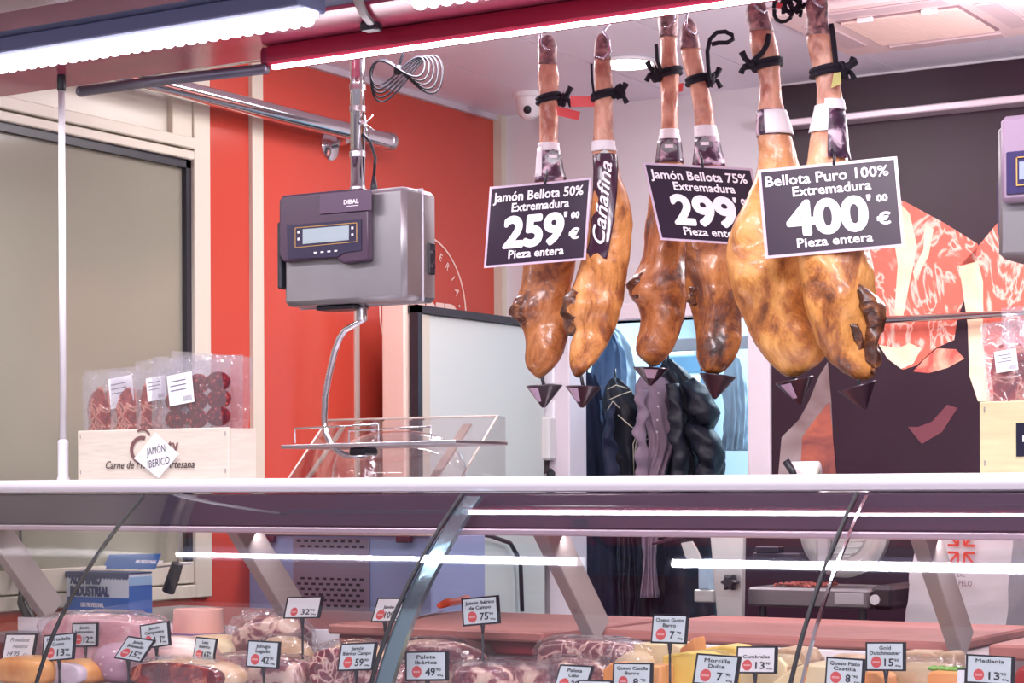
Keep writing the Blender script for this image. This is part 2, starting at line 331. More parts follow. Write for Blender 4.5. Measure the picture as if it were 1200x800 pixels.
a = P(925, 540, Y=6.12); st = MB().tube([(a.x+.02, 6.12, 1.373), (a.x+.01, 6.12, 1.40), (a.x-.012, 6.12, 1.432)], [.011, .012, .013], 12).build('black_stick', BLACK, smooth=True); tag(st, 'short black handle leaning beside the white roll on back counter', 'handle')
# ---- ceiling fittings
c = P(735, 76, Z=ZC-.01); t = thing('downlight', 'round glowing downlight recessed in the pale ceiling', 'ceiling light', (c.x, c.y, ZC))
MB().lathe((c.x, c.y, ZC), [(.10, 0), (.11, -.006), (.105, -.012), (.085, -.010), (.082, -.004)], 32).build('ring', WHITEP, t, True)
MB().disc((c.x, c.y, ZC-.010), (0, 0, 1), .083, .006, 32).build('lamp', emi('downlight_lamp', (.92, 1, 1), DOWN_STRENGTH), t)
c = P(620, 118, Y=6.2); t = thing('security_camera', 'small white dome camera under the ceiling by the first ham', 'camera', (c.x, c.y, ZC))
MB().lathe((c.x, c.y, ZC), [(.058, 0), (.056, -.014), (.046, -.02), (.044, -.05), (.036, -.078), (.02, -.09), (0, -.092)], 24).build('housing', WHITEP, t, 'auto')
MB().disc((c.x+.014, c.y-.034, ZC-.062), (.35, -.8, -.5), .014, .010, 18).build('lens', BLACK, t, True)
# air conditioner cassette
a = P(991, 28, Z=ZC-.03); b2 = P(1160, 30, Z=ZC-.03); c2 = P(1041, 51, Z=ZC-.03); d2 = P(1114, 6, Z=ZC-.03)
gx0 = min(a.x, c2.x); gx1 = max(b2.x, d2.x); gy0 = min(a.y, d2.y)+.02; gy1 = max(c2.y, b2.y)-.02
t = thing('air_conditioner', 'cream ceiling air conditioner cassette with slatted square grille', 'air conditioner', ((gx0+gx1)/2, (gy0+gy1)/2, ZC))
acm = pm('ac_plastic', L(226, 200, 200), .4)
MB().box(gx0-.17, gx1+.17, gy0-.17, gy1+.14, ZC-.03, ZC, .012).build('housing', acm, t)
s_ = MB()
for i in range(22):
    y = gy0+(gy1-gy0)*(i+.5)/22; s_.box(gx0, gx1, y-.006, y+.004, ZC-.040, ZC-.032)
s_.build('grille', pm('ac_grille', L(238, 208, 200), .4), t); MB().box(gx0-.01, gx1+.01, gy0-.01, gy1+.01, ZC-.034, ZC-.030).build('grille_back', pm('ac_back', L(150, 120, 128), .5), t)
for x in (gx0+.08, gx1-.08): MB().box(x-.025, x+.025, gy0-.016, gy0-.004, ZC-.045, ZC-.03, .003).build('clip', WHITEP, t)
for q in (0, 1): MB().box(gx0, gx1, (gy0-.12 if q == 0 else gy1+.05), (gy0-.05 if q == 0 else gy1+.11), ZC-.036, ZC-.03, .002).build('louvre', pm('ac_louvre', L(205, 180, 186), .35), t)
for x in (gx0-.12, gx1+.05): MB().box(x, x+.07, gy0, gy1, ZC-.036, ZC-.03, .002).build('louvre', MC['ac_louvre'], t)
# ---- logo on the red wall (plane x = const)
t = thing('wall_logo', 'round white shop emblem painted on the orange red wall behind the scale', 'emblem', (XW, 6.02, 1.74))
cy, cz, rr = 6.02, 1.975, .272; x_ = XW+.003
mb = MB()
for q in range(72):
    a0, a1 = 2*math.pi*q/72, 2*math.pi*(q+1)/72
    mb.prism([(x_, cy+(rr+k)*math.cos(A), cz+(rr+k)*math.sin(A)) for A, k in ((a0, 0), (a1, 0), (a1, .006), (a0, .006))], (-.002, 0, 0))
mb.build('ring', pm('logo_cream', L(245, 215, 205), .4), t)
mb = MB()
for i, ch in enumerate('CHARCUTERIA•'):
    ang = math.radians(155-i*13.2); ey = Vector((0, math.cos(ang), math.sin(ang))); ex = Vector((0, math.sin(ang), -math.cos(ang)))
    write(mb, ch, Vector((x_, cy, cz))+ey*(rr-.052), ex, ey, 0, 0, .026, None, .02)
write(mb, 'ROSPED', Vector((x_, cy, cz)), Vector((0, 1, 0)), Vector((0, 0, 1)), .0, -.045, .085, .43, .045)
mb.build('lettering', MC['logo_cream'], t)
# ================================================================== CANOPY
ZN = 2.40
pk = pm('canopy_red', L(176, 72, 98), .22, spec=.6); bg = pm('canopy_grey', L(96, 104, 136), .6)
t = thing('canopy', 'red and grey stall canopy running above the counter with light fittings', 'canopy', (-2.2, 3.5, ZN))
MB().box(XW+.02, .9, 3.60, 3.93, ZN, ZN+.05, .006).build('rear_panel', pk, t, label='pink red rear band')
MB().box(XW+.02, .9, 3.36, 3.60, ZN+.006, ZN+.05, .004).build('light_channel', bg, t, label='grey blue band')
MB().box(XW+.02, .9, 3.20, 3.36, ZN-.004, ZN+.05, .006).build('front_panel', pm('front_pink', L(120, 44, 68), .65), t)
MB().box(XW+.02, .9, 3.02, 3.20, ZN-.015, ZN+.06, .01).build('front_lip', pm('canopy_dark', L(120, 30, 70), .25), t)
MB().box(XW+.02, .9, 3.02, 3.93, ZN+.05, ZN+.35).build('fascia', pk, t)
ledm = emi('led_lamp', (.93, .90, 1), LED_STRENGTH)
def ledbar(x0, x1, label):
    t = thing('led_bar', label, 'light', ((x0+x1)/2, 3.475, ZN), 'LED bars under the canopy')
    MB().box(x0, x1, 3.425, 3.525, ZN-.030, ZN+.006, .003).build('holder', pm('holder_grey', L(150, 158, 196), .5), t)
    m = MB(); n = int((x1-x0)/.032); m.box(x0, x1, 3.452, 3.498, ZN-.044, ZN-.0305)
    for i in range(n):
        x = x0+(i+.5)*(x1-x0)/n; m.blob((x, 3.475, ZN-.042), (.0175, .026, .024), nu=10, nv=6)
    m.build('diffuser', ledm, t, True)
ledbar(-4.0, -2.615, 'long beaded white LED bar at the upper left under the canopy')
ledbar(-2.355, .6, 'beaded white LED bar cut by the top edge, right of the black strap')
m = MB(); m.tube([P(417, -12, Z=ZN-.01), P(420, 2, Z=ZN-.012), P(426, 16, Z=ZN-.012), P(434, 26, Z=ZN-.01)], .011, 8, flat=.6)
c = P(434, 31, Z=ZN-.01); m.box(c.x-.02, c.x+.02, c.y-.015, c.y+.02, ZN-.02, ZN-.001, .003)
tag(m.build('cable_clip', BLACK, smooth='auto'), 'black strap between the two LED bars under the canopy', 'strap')
# red profile with a line of light
t = thing('light_profile', 'long red rounded profile with a thin white line of light below', 'light', (-2.4, 3.83, 2.345))
XPR = P(306, 78, Z=2.35).x
pf = [(3.797, 2.358), (3.797, 2.385), (3.803, 2.397), (3.815, 2.400), (3.85, 2.400), (3.865, 2.39), (3.865, 2.358), (3.858, 2.35), (3.804, 2.35)]
MB().prism([(XPR+.02, y, z) for y, z in pf], (2.9, 0, 0)).build('body', pm('profile_red', L(156, 30, 60), .25, spec=.6), t, 'auto')
MB().prism([(XPR, y*.9+3.83*.1, z*.9+2.375*.1) for y, z in pf], (.02, 0, 0)).build('end_cap', pm('cap_red', L(130, 30, 60), .3), t, 'auto')
MB().box(XPR+.03, XPR+2.9, 3.803, 3.817, 2.342, 2.350).build('lamp', emi('line_lamp', (1, .92, 1), LINE_STRENGTH), t)
m = MB(); m.tube([P(95, 107, Y=3.81), P(200, 93, Y=3.81), (XPR+.01, 3.81, 2.345)], .013, 12); m.blob(P(95, 107, Y=3.81), (.014, .014, .014), nu=12, nv=8)
tag(m.build('canopy_tube', pm('tube_grey', L(120, 116, 132), .35, .5), smooth=True), 'thin grey tube under the canopy, left of the red light profile', 'tube')
# posts, wall rail
bx = P(74, 540, Y=3.80); t = thing('counter_post', 'thin white post rising from the counter top to the canopy beside the wooden crate', 'post', (bx.x, 3.80, ZS))
MB().tube([(bx.x, 3.80, ZS+.09), (bx.x, 3.80, ZN-.04)], .0085, 14).build('pole', WHITEP, t, True)
MB().lathe((bx.x, 3.80, ZS), [(.016, 0), (.016, .005), (.0135, .012), (.0135, .10), (.009, .104)], 18).build('sleeve', WHITEP, t, 'auto')
MB().lathe((bx.x, 3.80, ZN), [(.010, -.04), (.011, -.038), (.011, -.008), (.010, 0)], 14).build('cap', BLACK, t, 'auto')
t = thing('wall_bar', 'thick round steel bar held off the red wall behind the scale pole', 'bar', (-3.94, 5.3, 2.52))
MB().tube([(-3.94, 4.05, 2.525), (-3.94, 5.655, 2.525)], .028, 20).build('bar', CHROME, t, 'auto'); MB().disc((-3.94, 5.655, 2.525), (0, 1, 0), .031, .02, 20).build('end_cap', STEEL, t, 'auto')
MB().tube([(XW+.01, 5.46, 2.49), (-3.97, 5.46, 2.50), (-3.94, 5.46, 2.512)], .012, 12).build('bracket', CHROME, t, True)
MB().lathe((XW, 5.46, 2.49), [(.048, 0), (.048, .006), (.036, .012), (.015, .016)], 24, (1, 0, 0)).build('flange', CHROME, t, 'auto')
# coil of cable under ceiling
m = MB(); c = P(466, 82, d=5.6)
for k in range(5):
    pts = []
    for i in range(40):
        a = 2*math.pi*i/40; s = .075+.006*k
        x = s*math.sin(a); y = .5*s*math.sin(2*a)*(.8+.08*k)
        pts.append(c+R*(x+.006*k)+UP*(y-.004*k+.012*math.sin(a))+F*(.006*k+.02*math.cos(a)))
    m.tube(pts, .003, 6, closed=True)
m.tube([c+UP*.0, c+R*.02+UP*.06, c+R*.03+UP*.16, c+R*.05+UP*.3], .004, 6); m.tube([c+R*.0+UP*a for a in (.012, -.012)], .011, 8)
cc = m.build('cable_coil', BLACK, smooth=True); tag(cc, 'loops of black cable tied up under the ceiling above the scale', 'cable')
# ================================================================== HANGING SCALE
YF = 4.13
sx0, sx1 = -3.205, -2.827; zt, zb = 2.094, 1.815
t = thing('hanging_scale', 'grey and purple hanging counter scale over the red wall, with tray below', 'scale', (-3.0, 4.2, 2.095))
MB().box(sx0, sx1, YF, YF+.145, zb, zt, .012).build('housing', pm('scale_steel', L(150, 146, 150), .36, .6, bump=.1, bscale=10, var=.08, vscale=5), t, 'auto')
MB().box(sx0-.006, sx1+.004, YF+.075, YF+.082, zb-.003, zt+.003, .003).build('seam', GREYMET, t)
SF = lambda u, v, o=0: P(u, v, Y=YF-o)
con = [(333, 300), (333, 236), (337, 230), (430, 221), (437, 226), (438, 306), (408, 310), (397, 302), (338, 308)]
prp = pm('scale_purple', L(72, 52, 72), .35)
mb = MB(); mb.prism([SF(u, v) for u, v in con], (0, -.022, 0)); mb.build('console', prp, t, 'auto', bev=.005)
mb = MB(); mb.prism([SF(u, v, .022) for u, v in ((337, 264), (424, 257), (424, 293), (404, 296), (396, 301), (338, 303))], (0, -.003, 0)); mb.build('keypad', pm('keypad', L(52, 46, 70), .25), t)
mb = MB(); mb.prism([SF(u, v, .025) for u, v in ((375, 227.5), (436, 221.5), (436, 246), (375, 251))], (0, -.002, 0)); mb.build('badge_plate', pm('badge_plate', L(88, 66, 90), .3), t, bev=.002)
mb = MB()
for A, B in (((346, 267), (418, 261)), ((418, 261), (418, 283)), ((418, 283), (346, 290)), ((346, 290), (346, 267))): mb.tube([SF(*A, .026), SF(*B, .026)], .0009, 5)
mb.build('display_frame', pm('gold', L(206, 160, 90), .4), t)
lc = MB(); lc.prism([SF(u, v, .0255) for u, v in ((355, 268.5), (409, 264), (409, 281), (355, 286))], (0, -.001, 0)); lc.build('display', pm('lcd', L(158, 172, 178), .2), t, label='pale grey number display')
mb = MB(); O = SF(403, 239.5, .0275); exx = (SF(421, 237.8, .0275)-O).normalized()
write(mb, 'DIBAL', O, exx, UP, .0, 0, .011, .045, .03, align='l'); mb.box(O.x+.008, O.x+.044, YF-.028, YF-.0275, O.z-.006, O.z-.0045)
for x in range(4): write(mb, '--', SF(368+x*8, 299-x*.7, .026), exx, UP, 0, 0, .02, .008, .03, align='l')
for (u, v) in ((350, 272), (350, 280), (413, 267), (413, 275)): c = SF(u, v, .0265); mb.box(c.x-.003, c.x+.003, YF-.0275, YF-.0265, c.z-.003, c.z+.003)
mb.build('lettering', WHITEINK, t)
mb = MB(); mb.box(sx1, sx1+.006, YF+.10, YF+.13, 1.885, 1.965, .004); mb.build('switch_plate', BLACK, t)
for z in (1.905, 1.94): MB().disc((sx1+.006, YF+.115, z), (1, 0, 0), .006, .004, 12).build('button', CHROME, t, 'auto')
MB().box(sx0+.08, sx0+.2, YF+.03, YF+.1, zb-.012, zb, .004).build('connector', BLACK, t)
MB().box(sx0-.012, sx0, YF-.01, YF+.06, 1.86, 2.03, .004).build('side_plate', BLACK, t)
px = P(419, 150, Y=4.2).x
MB().tube([(px, 4.2, zt-.002), (px, 4.2, ZC-.001)], .0185, 18).build('pole', CHROME, t, True)
for z in (2.10, 2.19, 2.305, 2.36): MB().lathe((px, 4.2, z), [(.021, 0), (.021, .014)], 18).build('collar', STEEL, t, 'auto')
mb = MB(); c = Vector((px+.03, 4.19, 2.27)); mb.tube([(px+.015, 4.19, 2.275), c], .006, 8); mb.tube([c+Vector((-.002, 0, .022)), c, c+Vector((.01, 0, -.03))], [.004, .006, .004], 8, flat=.5); mb.tube([c+Vector((.024, 0, .02)), c, c+Vector((.03, 0, -.02))], [.003, .005, .003], 8, flat=.5); mb.build('wing_screw', CHROME, t, True)
mb = MB(); q = Vector((px+.05, 4.2, zt)); mb.tube([q, q+UP*.02, q+UP*.045], [.011, .009, .004], 10); mb.tube([q+UP*.04, q+Vector((.005, 0, .09)), q+Vector((-.01, 0, .13)), q+Vector((-.04, 0, .16))], .004, 8); mb.build('power_cable', BLACK, t, True)
AR = [(424, 358), (424, 376), (414, 381), (405, 386), (398, 396), (392, 412), (385.5, 440), (381, 465), (380, 490), (382, 508), (389, 523), (398, 530), (408, 534), (428, 533)]
MB().tube([P(u, v, Y=4.2) for u, v in AR], .0095, 10, flat=.8).build('arm', CHROME, t, True)
c = P(424, 368, Y=4.2); MB().lathe(c, [(.009, .045), (.009, .02), (.014, .016), (.014, -.015), (.008, -.02)], 12).build('swivel', STEEL, t, 'auto')
a = P(329, 521, Y=4.10); b = P(534, 515, Y=4.10); MB().prism([a, b, b+Vector((0, .24, 0)), a+Vector((0, .24, 0))], (0, 0, -.010)).build('tray', STEEL, t, bev=.002)
for dy in (.002, .235): MB().tube([P(345, 520, Y=4.1)+Vector((0, dy, .002)), P(345, 502, Y=4.1)+Vector((0, dy, 0)), P(443, 497, Y=4.1)+Vector((0, dy, 0)), P(443, 517, Y=4.1)+Vector((0, dy, 0))], .0025, 8).build('guard_wire', CHROME, t, True)
c = P(424, 528, Y=4.2); MB().box(c.x-.02, c.x+.03, 4.17, 4.23, c.z-.012, 1.452, .004).build('tray_bracket', BLACK, t)
# second scale, cut by the right edge
x0 = P(1168, 220, Y=3.98).x; t = thing('hanging_scale', 'lilac grey hanging scale cut by the right edge of the photo', 'scale', (x0+.18, 4.05, 2.04))
zt2 = P(1172, 139, Y=3.98).z; zb2 = P(1172, 303, Y=3.98).z
MB().box(x0, x0+.38, 3.98, 4.12, zb2, zt2-.01, .012).build('housing', MC['scale_steel'], t, 'auto')
MB().box(x0-.006, x0, 4.0, 4.07, zb2+.05, zt2-.12, .003).build('side_plate', pm('blue_plate', L(60, 44, 110), .4), t)
a = P(1172, 238, Y=3.955); MB().box(a.x, a.x+.3, 3.953, 3.982, a.z, zt2, .010).build('console', pm('scale_lilac', L(150, 128, 150), .35), t, 'auto')
a = P(1179, 178, Y=3.95); MB().box(a.x, a.x+.25, 3.949, 3.954, a.z-.085, a.z, .002).build('keypad', pm('keypad2', L(58, 50, 92), .25), t)
a = P(1191, 184, Y=3.948); mb = MB(); mb.box(a.x, a.x+.002, 3.946, 3.950, a.z-.055, a.z); mb.box(a.x, a.x+.15, 3.946, 3.950, a.z-.002, a.z); mb.box(a.x, a.x+.15, 3.946, 3.950, a.z-.057, a.z-.055); mb.build('display_frame', MC['gold'], t)
MB().box(a.x+.006, a.x+.12, 3.947, 3.950, a.z-.045, a.z-.010).build('display', pm('lcd2', L(150, 160, 190), .2), t)
MB().tube([(x0+.19, 4.05, zt2-.02), (x0+.19, 4.05, ZC-.001)], .0185, 14).build('pole', CHROME, t, True)
# ================================================================== DISPLAY COUNTER
XA, XB = -3.99, .5
def gy(z): q = z-1.205; return 3.488+1.03*q+1.13*q*q
t = thing('display_counter', 'refrigerated deli counter with curved glass front and white top edge', 'counter', (-2.2, 3.7, 0))
sh = MB(); sh.box(XA, XB, 3.69, 4.16, 1.340, ZS, .003); sh.build('top_shelf', STEEL, t)
MB().box(-3.45, -2.5, 4.162, 4.72, 1.345, ZS, .003).build('rear_shelf', STEEL, t)
ed = MB(); ed.prism([(XA, y, z) for y, z in ((3.69, 1.3735), (3.674, 1.3715), (3.667, 1.364), (3.665, 1.352), (3.669, 1.343), (3.69, 1.340))], (XB-XA, 0, 0)); ed.build('edge_profile', LAV, t, 'auto', label='bright white front edge')
hs = MB(); hs.box(XA, XB, 3.685, 3.79, 1.262, 1.338, .004); hs.build('upper_housing', pm('housing_grey', L(96, 84, 104), .3, .3), t); MB().box(XA, XB, 3.680, 3.80, 1.248, 1.262, .003).build('housing_lip', pm('lip_pink', L(190, 170, 184), .35, .3), t)
joints = [-3.245, -2.35, -1.455, -.55]
glass = clear_mat('counter_glass', (.975, .99, .985), 2.0); inner = clear_mat('counter_glass_inner', (1, 1, 1), 0, 0)
edgeg = pm('glass_edge', L(24, 40, 50), .1, spec=.8)
seg = [XA]+joints+[XB]
for i in range(len(seg)-1):
    xa, xb = seg[i]+.003, seg[i+1]-.003; m = MB(); zs = [.76+(1.337-.76)*k/40 for k in range(41)]
    out = []; inn = []
    for z in zs:
        g1 = 1.03+2.26*(z-1.205); nn = Vector((0, 1, -g1)).normalized(); p = Vector((0, gy(z), z)); out.append(p); inn.append(p+nn*.007)
    n = len(zs)
    for k in range(n-1):
        m.cur = 0; m.add([(xa, *out[k].yz), (xb, *out[k].yz), (xb, *out[k+1].yz), (xa, *out[k+1].yz)], [(0, 1, 2, 3)])
        m.cur = 1; m.add([(xa, *inn[k].yz), (xb, *inn[k].yz), (xb, *inn[k+1].yz), (xa, *inn[k+1].yz)], [(3, 2, 1, 0)])
        m.cur = 2
        for x in (xa, xb): m.add([(x, *out[k].yz), (x, *inn[k].yz), (x, *inn[k+1].yz), (x, *out[k+1].yz)], [(0, 1, 2, 3)])
    o = m.build('glass_pane', [glass, inner, edgeg], t)
    import bmesh
    bm = bmesh.new(); bm.from_mesh(o.data); bmesh.ops.remove_doubles(bm, verts=bm.verts, dist=1e-5); bm.to_mesh(o.data); bm.free()
    o.data.shade_smooth(); o.data.set_sharp_from_angle(angle=math.radians(40))
for x in joints:
    m = MB(); m.tube([(x, gy(z)+.003, z) for z in [.78+.556*k/30 for k in range(31)]], .0042, 8); m.build('joint_seal', RUBBER, t, True)
# polished rib along the middle joint
m = MB(); rings = []
for k in range(31):
    z = .78+.552*k/30; rings.append([(-2.345, gy(z)+.010, z), (-2.305, gy(z)+.010, z), (-2.305, gy(z)+.022, z-.004), (-2.345, gy(z)+.022, z-.004)])
m.loft(rings); m.build('glass_rib', pm('polished_rib', L(150, 178, 190), .12, .85, bump=.3, bscale=14), t, 'auto', label='polished pale teal rib behind the glass joint')
m = MB(); rings = []
for k in range(31):
    z = .78+.552*k/30; rings.append([(-1.440, gy(z)+.010, z), (-1.434, gy(z)+.010, z), (-1.434, gy(z)+.015, z-.003), (-1.440, gy(z)+.015, z-.003)])
m.loft(rings); m.build('glass_rib', CHROME, t, 'auto')
# slanting struts that carry the shelf
strut = pm('strut_grey', L(166, 154, 154), .6, .15)
for i, x in enumerate((-3.92, -3.09, -2.243, -1.393, -.6)):
    dr = Vector((0, .245, -.262)).normalized(); nr = Vector((0, dr.z*-1, dr.y)).normalized()
    A = Vector((x, 3.755, 1.25)); B = A+dr*.345; w_ = .032
    m = MB(); m.prism([A, A+Vector((w_, 0, 0)), B+Vector((w_, 0, 0)), B], nr*.075)
    so = m.build('strut', strut, t, bev=.003); m = MB()
    for q in (.22, .68):
        c = A.lerp(B, q)+Vector((w_/2, 0, 0)); m.disc(c, -nr, .0035, .002, 10)
    m.build('screw', GREYMET, so)
ZD = .885
MB().box(XA, XB, 3.28, 3.985, ZD-.03, ZD, .003).build('deck', pm('deck_steel', L(205, 198, 206), .3, .5), t)
MB().box(XA, XB, 3.20, 3.99, 0, ZD-.03).build('base', pm('base_grey', L(90, 84, 96), .4), t)
MB().box(XA, XB, 3.10, 3.22, .70, .80, .01).build('bumper', STEEL, t)
MB().box(XA, XB, 3.985, 4.64, .965, 1.005, .004).build('worktop', STEEL, t); MB().box(XA, XB, 3.975, 3.987, ZD, 1.007, .002).build('worktop_lip', LAV, t)
MB().box(XA, XB, 4.0, 4.6, 0, .965).build('rear_cabinet', pm('rear_steel', L(120, 112, 120), .4, .5), t)
MB().box(XA, XB, 3.87, 3.975, .945, .972, .003).build('ledge', GREYMET, t)
for x0 in (-3.2, -1.75): MB().tube([(x0, 3.93, .905), (x0+1.2, 3.93, .905)], .012, 10).build('cooling_pipe', BLACK, t, True)
# cutting boards
pe = pm('pink_board', L(170, 106, 100), .55, bump=.5, bscale=30, var=.1, vscale=14); ped = pm('dark_red_board', L(140, 30, 48), .5)
def board(u0, u1, yf, yb, z0, th, label, m, v=740, bx=0):
    a = P(u0, v, Y=yf).x; b = P(u1, v, Y=yf).x
    return tag(MB().box(a, b, yf, yb, z0, z0+th, .005).build('cutting_board', m, bev=0), label, 'cutting board', 'cutting boards on the worktop')
board(383, 636, 3.86, 4.44, 1.007, .023, 'pink cutting board with the orange handled knife on it', pe)
m = board(396, 626, 3.90, 3.974, .973, .033, 'dark red board edge under the pink board with the knife', ped)
board(704, 1118, 4.03, 4.60, 1.006, .022, 'long pink cutting board in front of the slicer', pe)
board(1158, 1400, 3.90, 4.35, 1.007, .030, 'pink cutting board at the right edge, right of the last strut', pe)
# knife
k0 = P(482, 724, Z=1.035); k1 = P(516, 713, Z=1.04); k2 = P(545, 705, Z=1.045)
t = thing('knife', 'knife with an orange handle lying on the pink board', 'knife', (k1.x, k1.y, 1.031))
dk = (k2-k0).normalized(); sd = dk.cross(UP).normalized()
z3 = Vector((0, 0, 1.033)); f2 = lambda p, z: Vector((p.x, p.y, z))
MB().prism([f2(k0, 1.034), f2(k0, 1.034)+dk*.05-sd*.012, f2(k1, 1.034)-sd*.016, f2(k1, 1.034)+sd*.014], (0, 0, .002)).build('blade', CHROME, t)
L_ = (k2-k1); MB().tube([f2(k1, 1.048), f2(k1+L_*.3, 1.052), f2(k1+L_*.65, 1.050), f2(k1+L_*1.05, 1.052)], [.010, .014, .012, .014], 12, flat=.8).build('handle', pm('orange_plastic', L(240, 92, 50), .4), t, True)
# ================================================================== CRATE WITH PACKS
wood = pm('pale_wood', L(232, 220, 204), .6, var=.06, vscale=9, stretch=(1, 1, 7), bump=.2, bscale=20)
def crate(x0, x1, y0, y1, h, label, th=.008, mt=None):
    t = thing('wooden_crate', label, 'crate', ((x0+x1)/2, (y0+y1)/2, ZS)); z = ZS+.001
    mt = mt or wood
    MB().box(x0, x1, y0, y0+th, z, z+h, .0015).build('front_board', mt, t); MB().box(x0, x1, y1-th, y1, z, z+h, .0015).build('back_board', mt, t)
    MB().box(x0, x0+th, y0+th, y1-th, z, z+h-.002).build('side_board', mt, t); MB().box(x1-th, x1, y0+th, y1-th, z, z+h-.002).build('side_board', mt, t)
    MB().box(x0+th, x1-th, y0+th, y1-th, z, z+th).build('bottom_board', mt, t)
    m = MB()
    for x in (x0+.01, x1-.01):
        for q in (.015, h-.02): m.box(x-.001, x+.001, y0-.001, y0, z+q, z+q+.01)
    m.build('staple', GREYMET, t); return t
YC = 3.78; cx0 = P(91, 530, Y=YC).x; cx1 = P(268, 530, Y=YC).x; cy1 = P(282, 530, X=cx1).y+.06; ch = P(180, 503, Y=YC).z-ZS
ct = crate(cx0, cx1, YC, cy1, ch, 'pale wooden crate of vacuum packs with a handwritten paper diamond on its front')
mb = MB(); O = P(150, 549, Y=YC-.001); EX = Vector((1, 0, 0))
write(mb, 'Carne de Montaña Artesana', P(124, 549, Y=YC-.0012), EX, UP, 0, 0, .019, .285, .008, .25, 'l'); mb.build('lettering', pm('brown_ink', L(70, 50, 56), .6), ct)
# fruit-like emblem of two arcs and a leaf, and the end of a word
mb = MB(); c = P(166, 527, Y=YC-.0015)
def arc(mb, c, r, a0, a1, wdt, sx=1, n=16):
    for i in range(n):
        A = [math.radians(a0+(a1-a0)*(i+k)/n) for k in (0, 1)]
        mb.add([c+Vector((sx*(r+q)*math.cos(a), 0, (r+q)*math.sin(a))) for a, q in ((A[0], -wdt), (A[0], wdt), (A[1], wdt), (A[1], -wdt))], [(0, 1, 2, 3)])
arc(mb, c, .030, 70, 300, .005, 1.1); arc(mb, c+Vector((.002, 0, .03)), .02, 20, 130, .003, 1.2); arc(mb, c+Vector((.01, 0, .042)), .02, 30, 120, .003, 1.4)
write(mb, 'ty', P(197, 530, Y=YC-.0015), EX, UP, 0, 0, .036, .032, .015, 0, 'l'); mb.build('emblem', pm('brown_emblem', L(130, 92, 92), .6), ct)
cc = P(185, 535, Y=YC-.004); t = tag(MB().prism([P(u, v, Y=YC-.004) for u, v in ((182, 507), (210, 532), (186, 560), (157, 537))], (0, -.0008, 0)).build('paper_note', PAPER), 'white diamond paper note stuck to the left wooden crate', 'note')
mb = MB(); ang = math.radians(9); ex = Vector((math.cos(ang), 0, math.sin(ang))); ez = Vector((-math.sin(ang), 0, math.cos(ang)))
write(mb, 'JAMÓN', cc+Vector((-.004, -.0015, .006)), ex, ez, 0, .002, .018, .062, -.012, .15); write(mb, 'IBERICO', cc+Vector((.004, -.0015, -.022)), ex, ez, 0, 0, .018, .072, -.012, .15); mb.build('handwriting', INK, t)
film = clear_mat('vacuum_film', (.97, .96, .99), 1.6, .07, .15, .9, 26, white=.06)
film2 = clear_mat('product_film', (.99, .97, .99), 1.5, .03, .10, .8, 18, white=.025)
choz = ramp_mat('chorizo', [(.0, (236, 190, 170)), (.12, (206, 90, 80)), (.28, (126, 22, 34)), (.8, (84, 12, 28))], 85, 3, .35, .5, .3, .4, 'cell')
jam = ramp_mat('jamon_slice', [(.35, (110, 20, 34)), (.52, (168, 52, 52)), (.58, (226, 160, 140)), (.66, (130, 30, 42))], 26, 5, .35, 1.2, .3, .4)
barm = INK
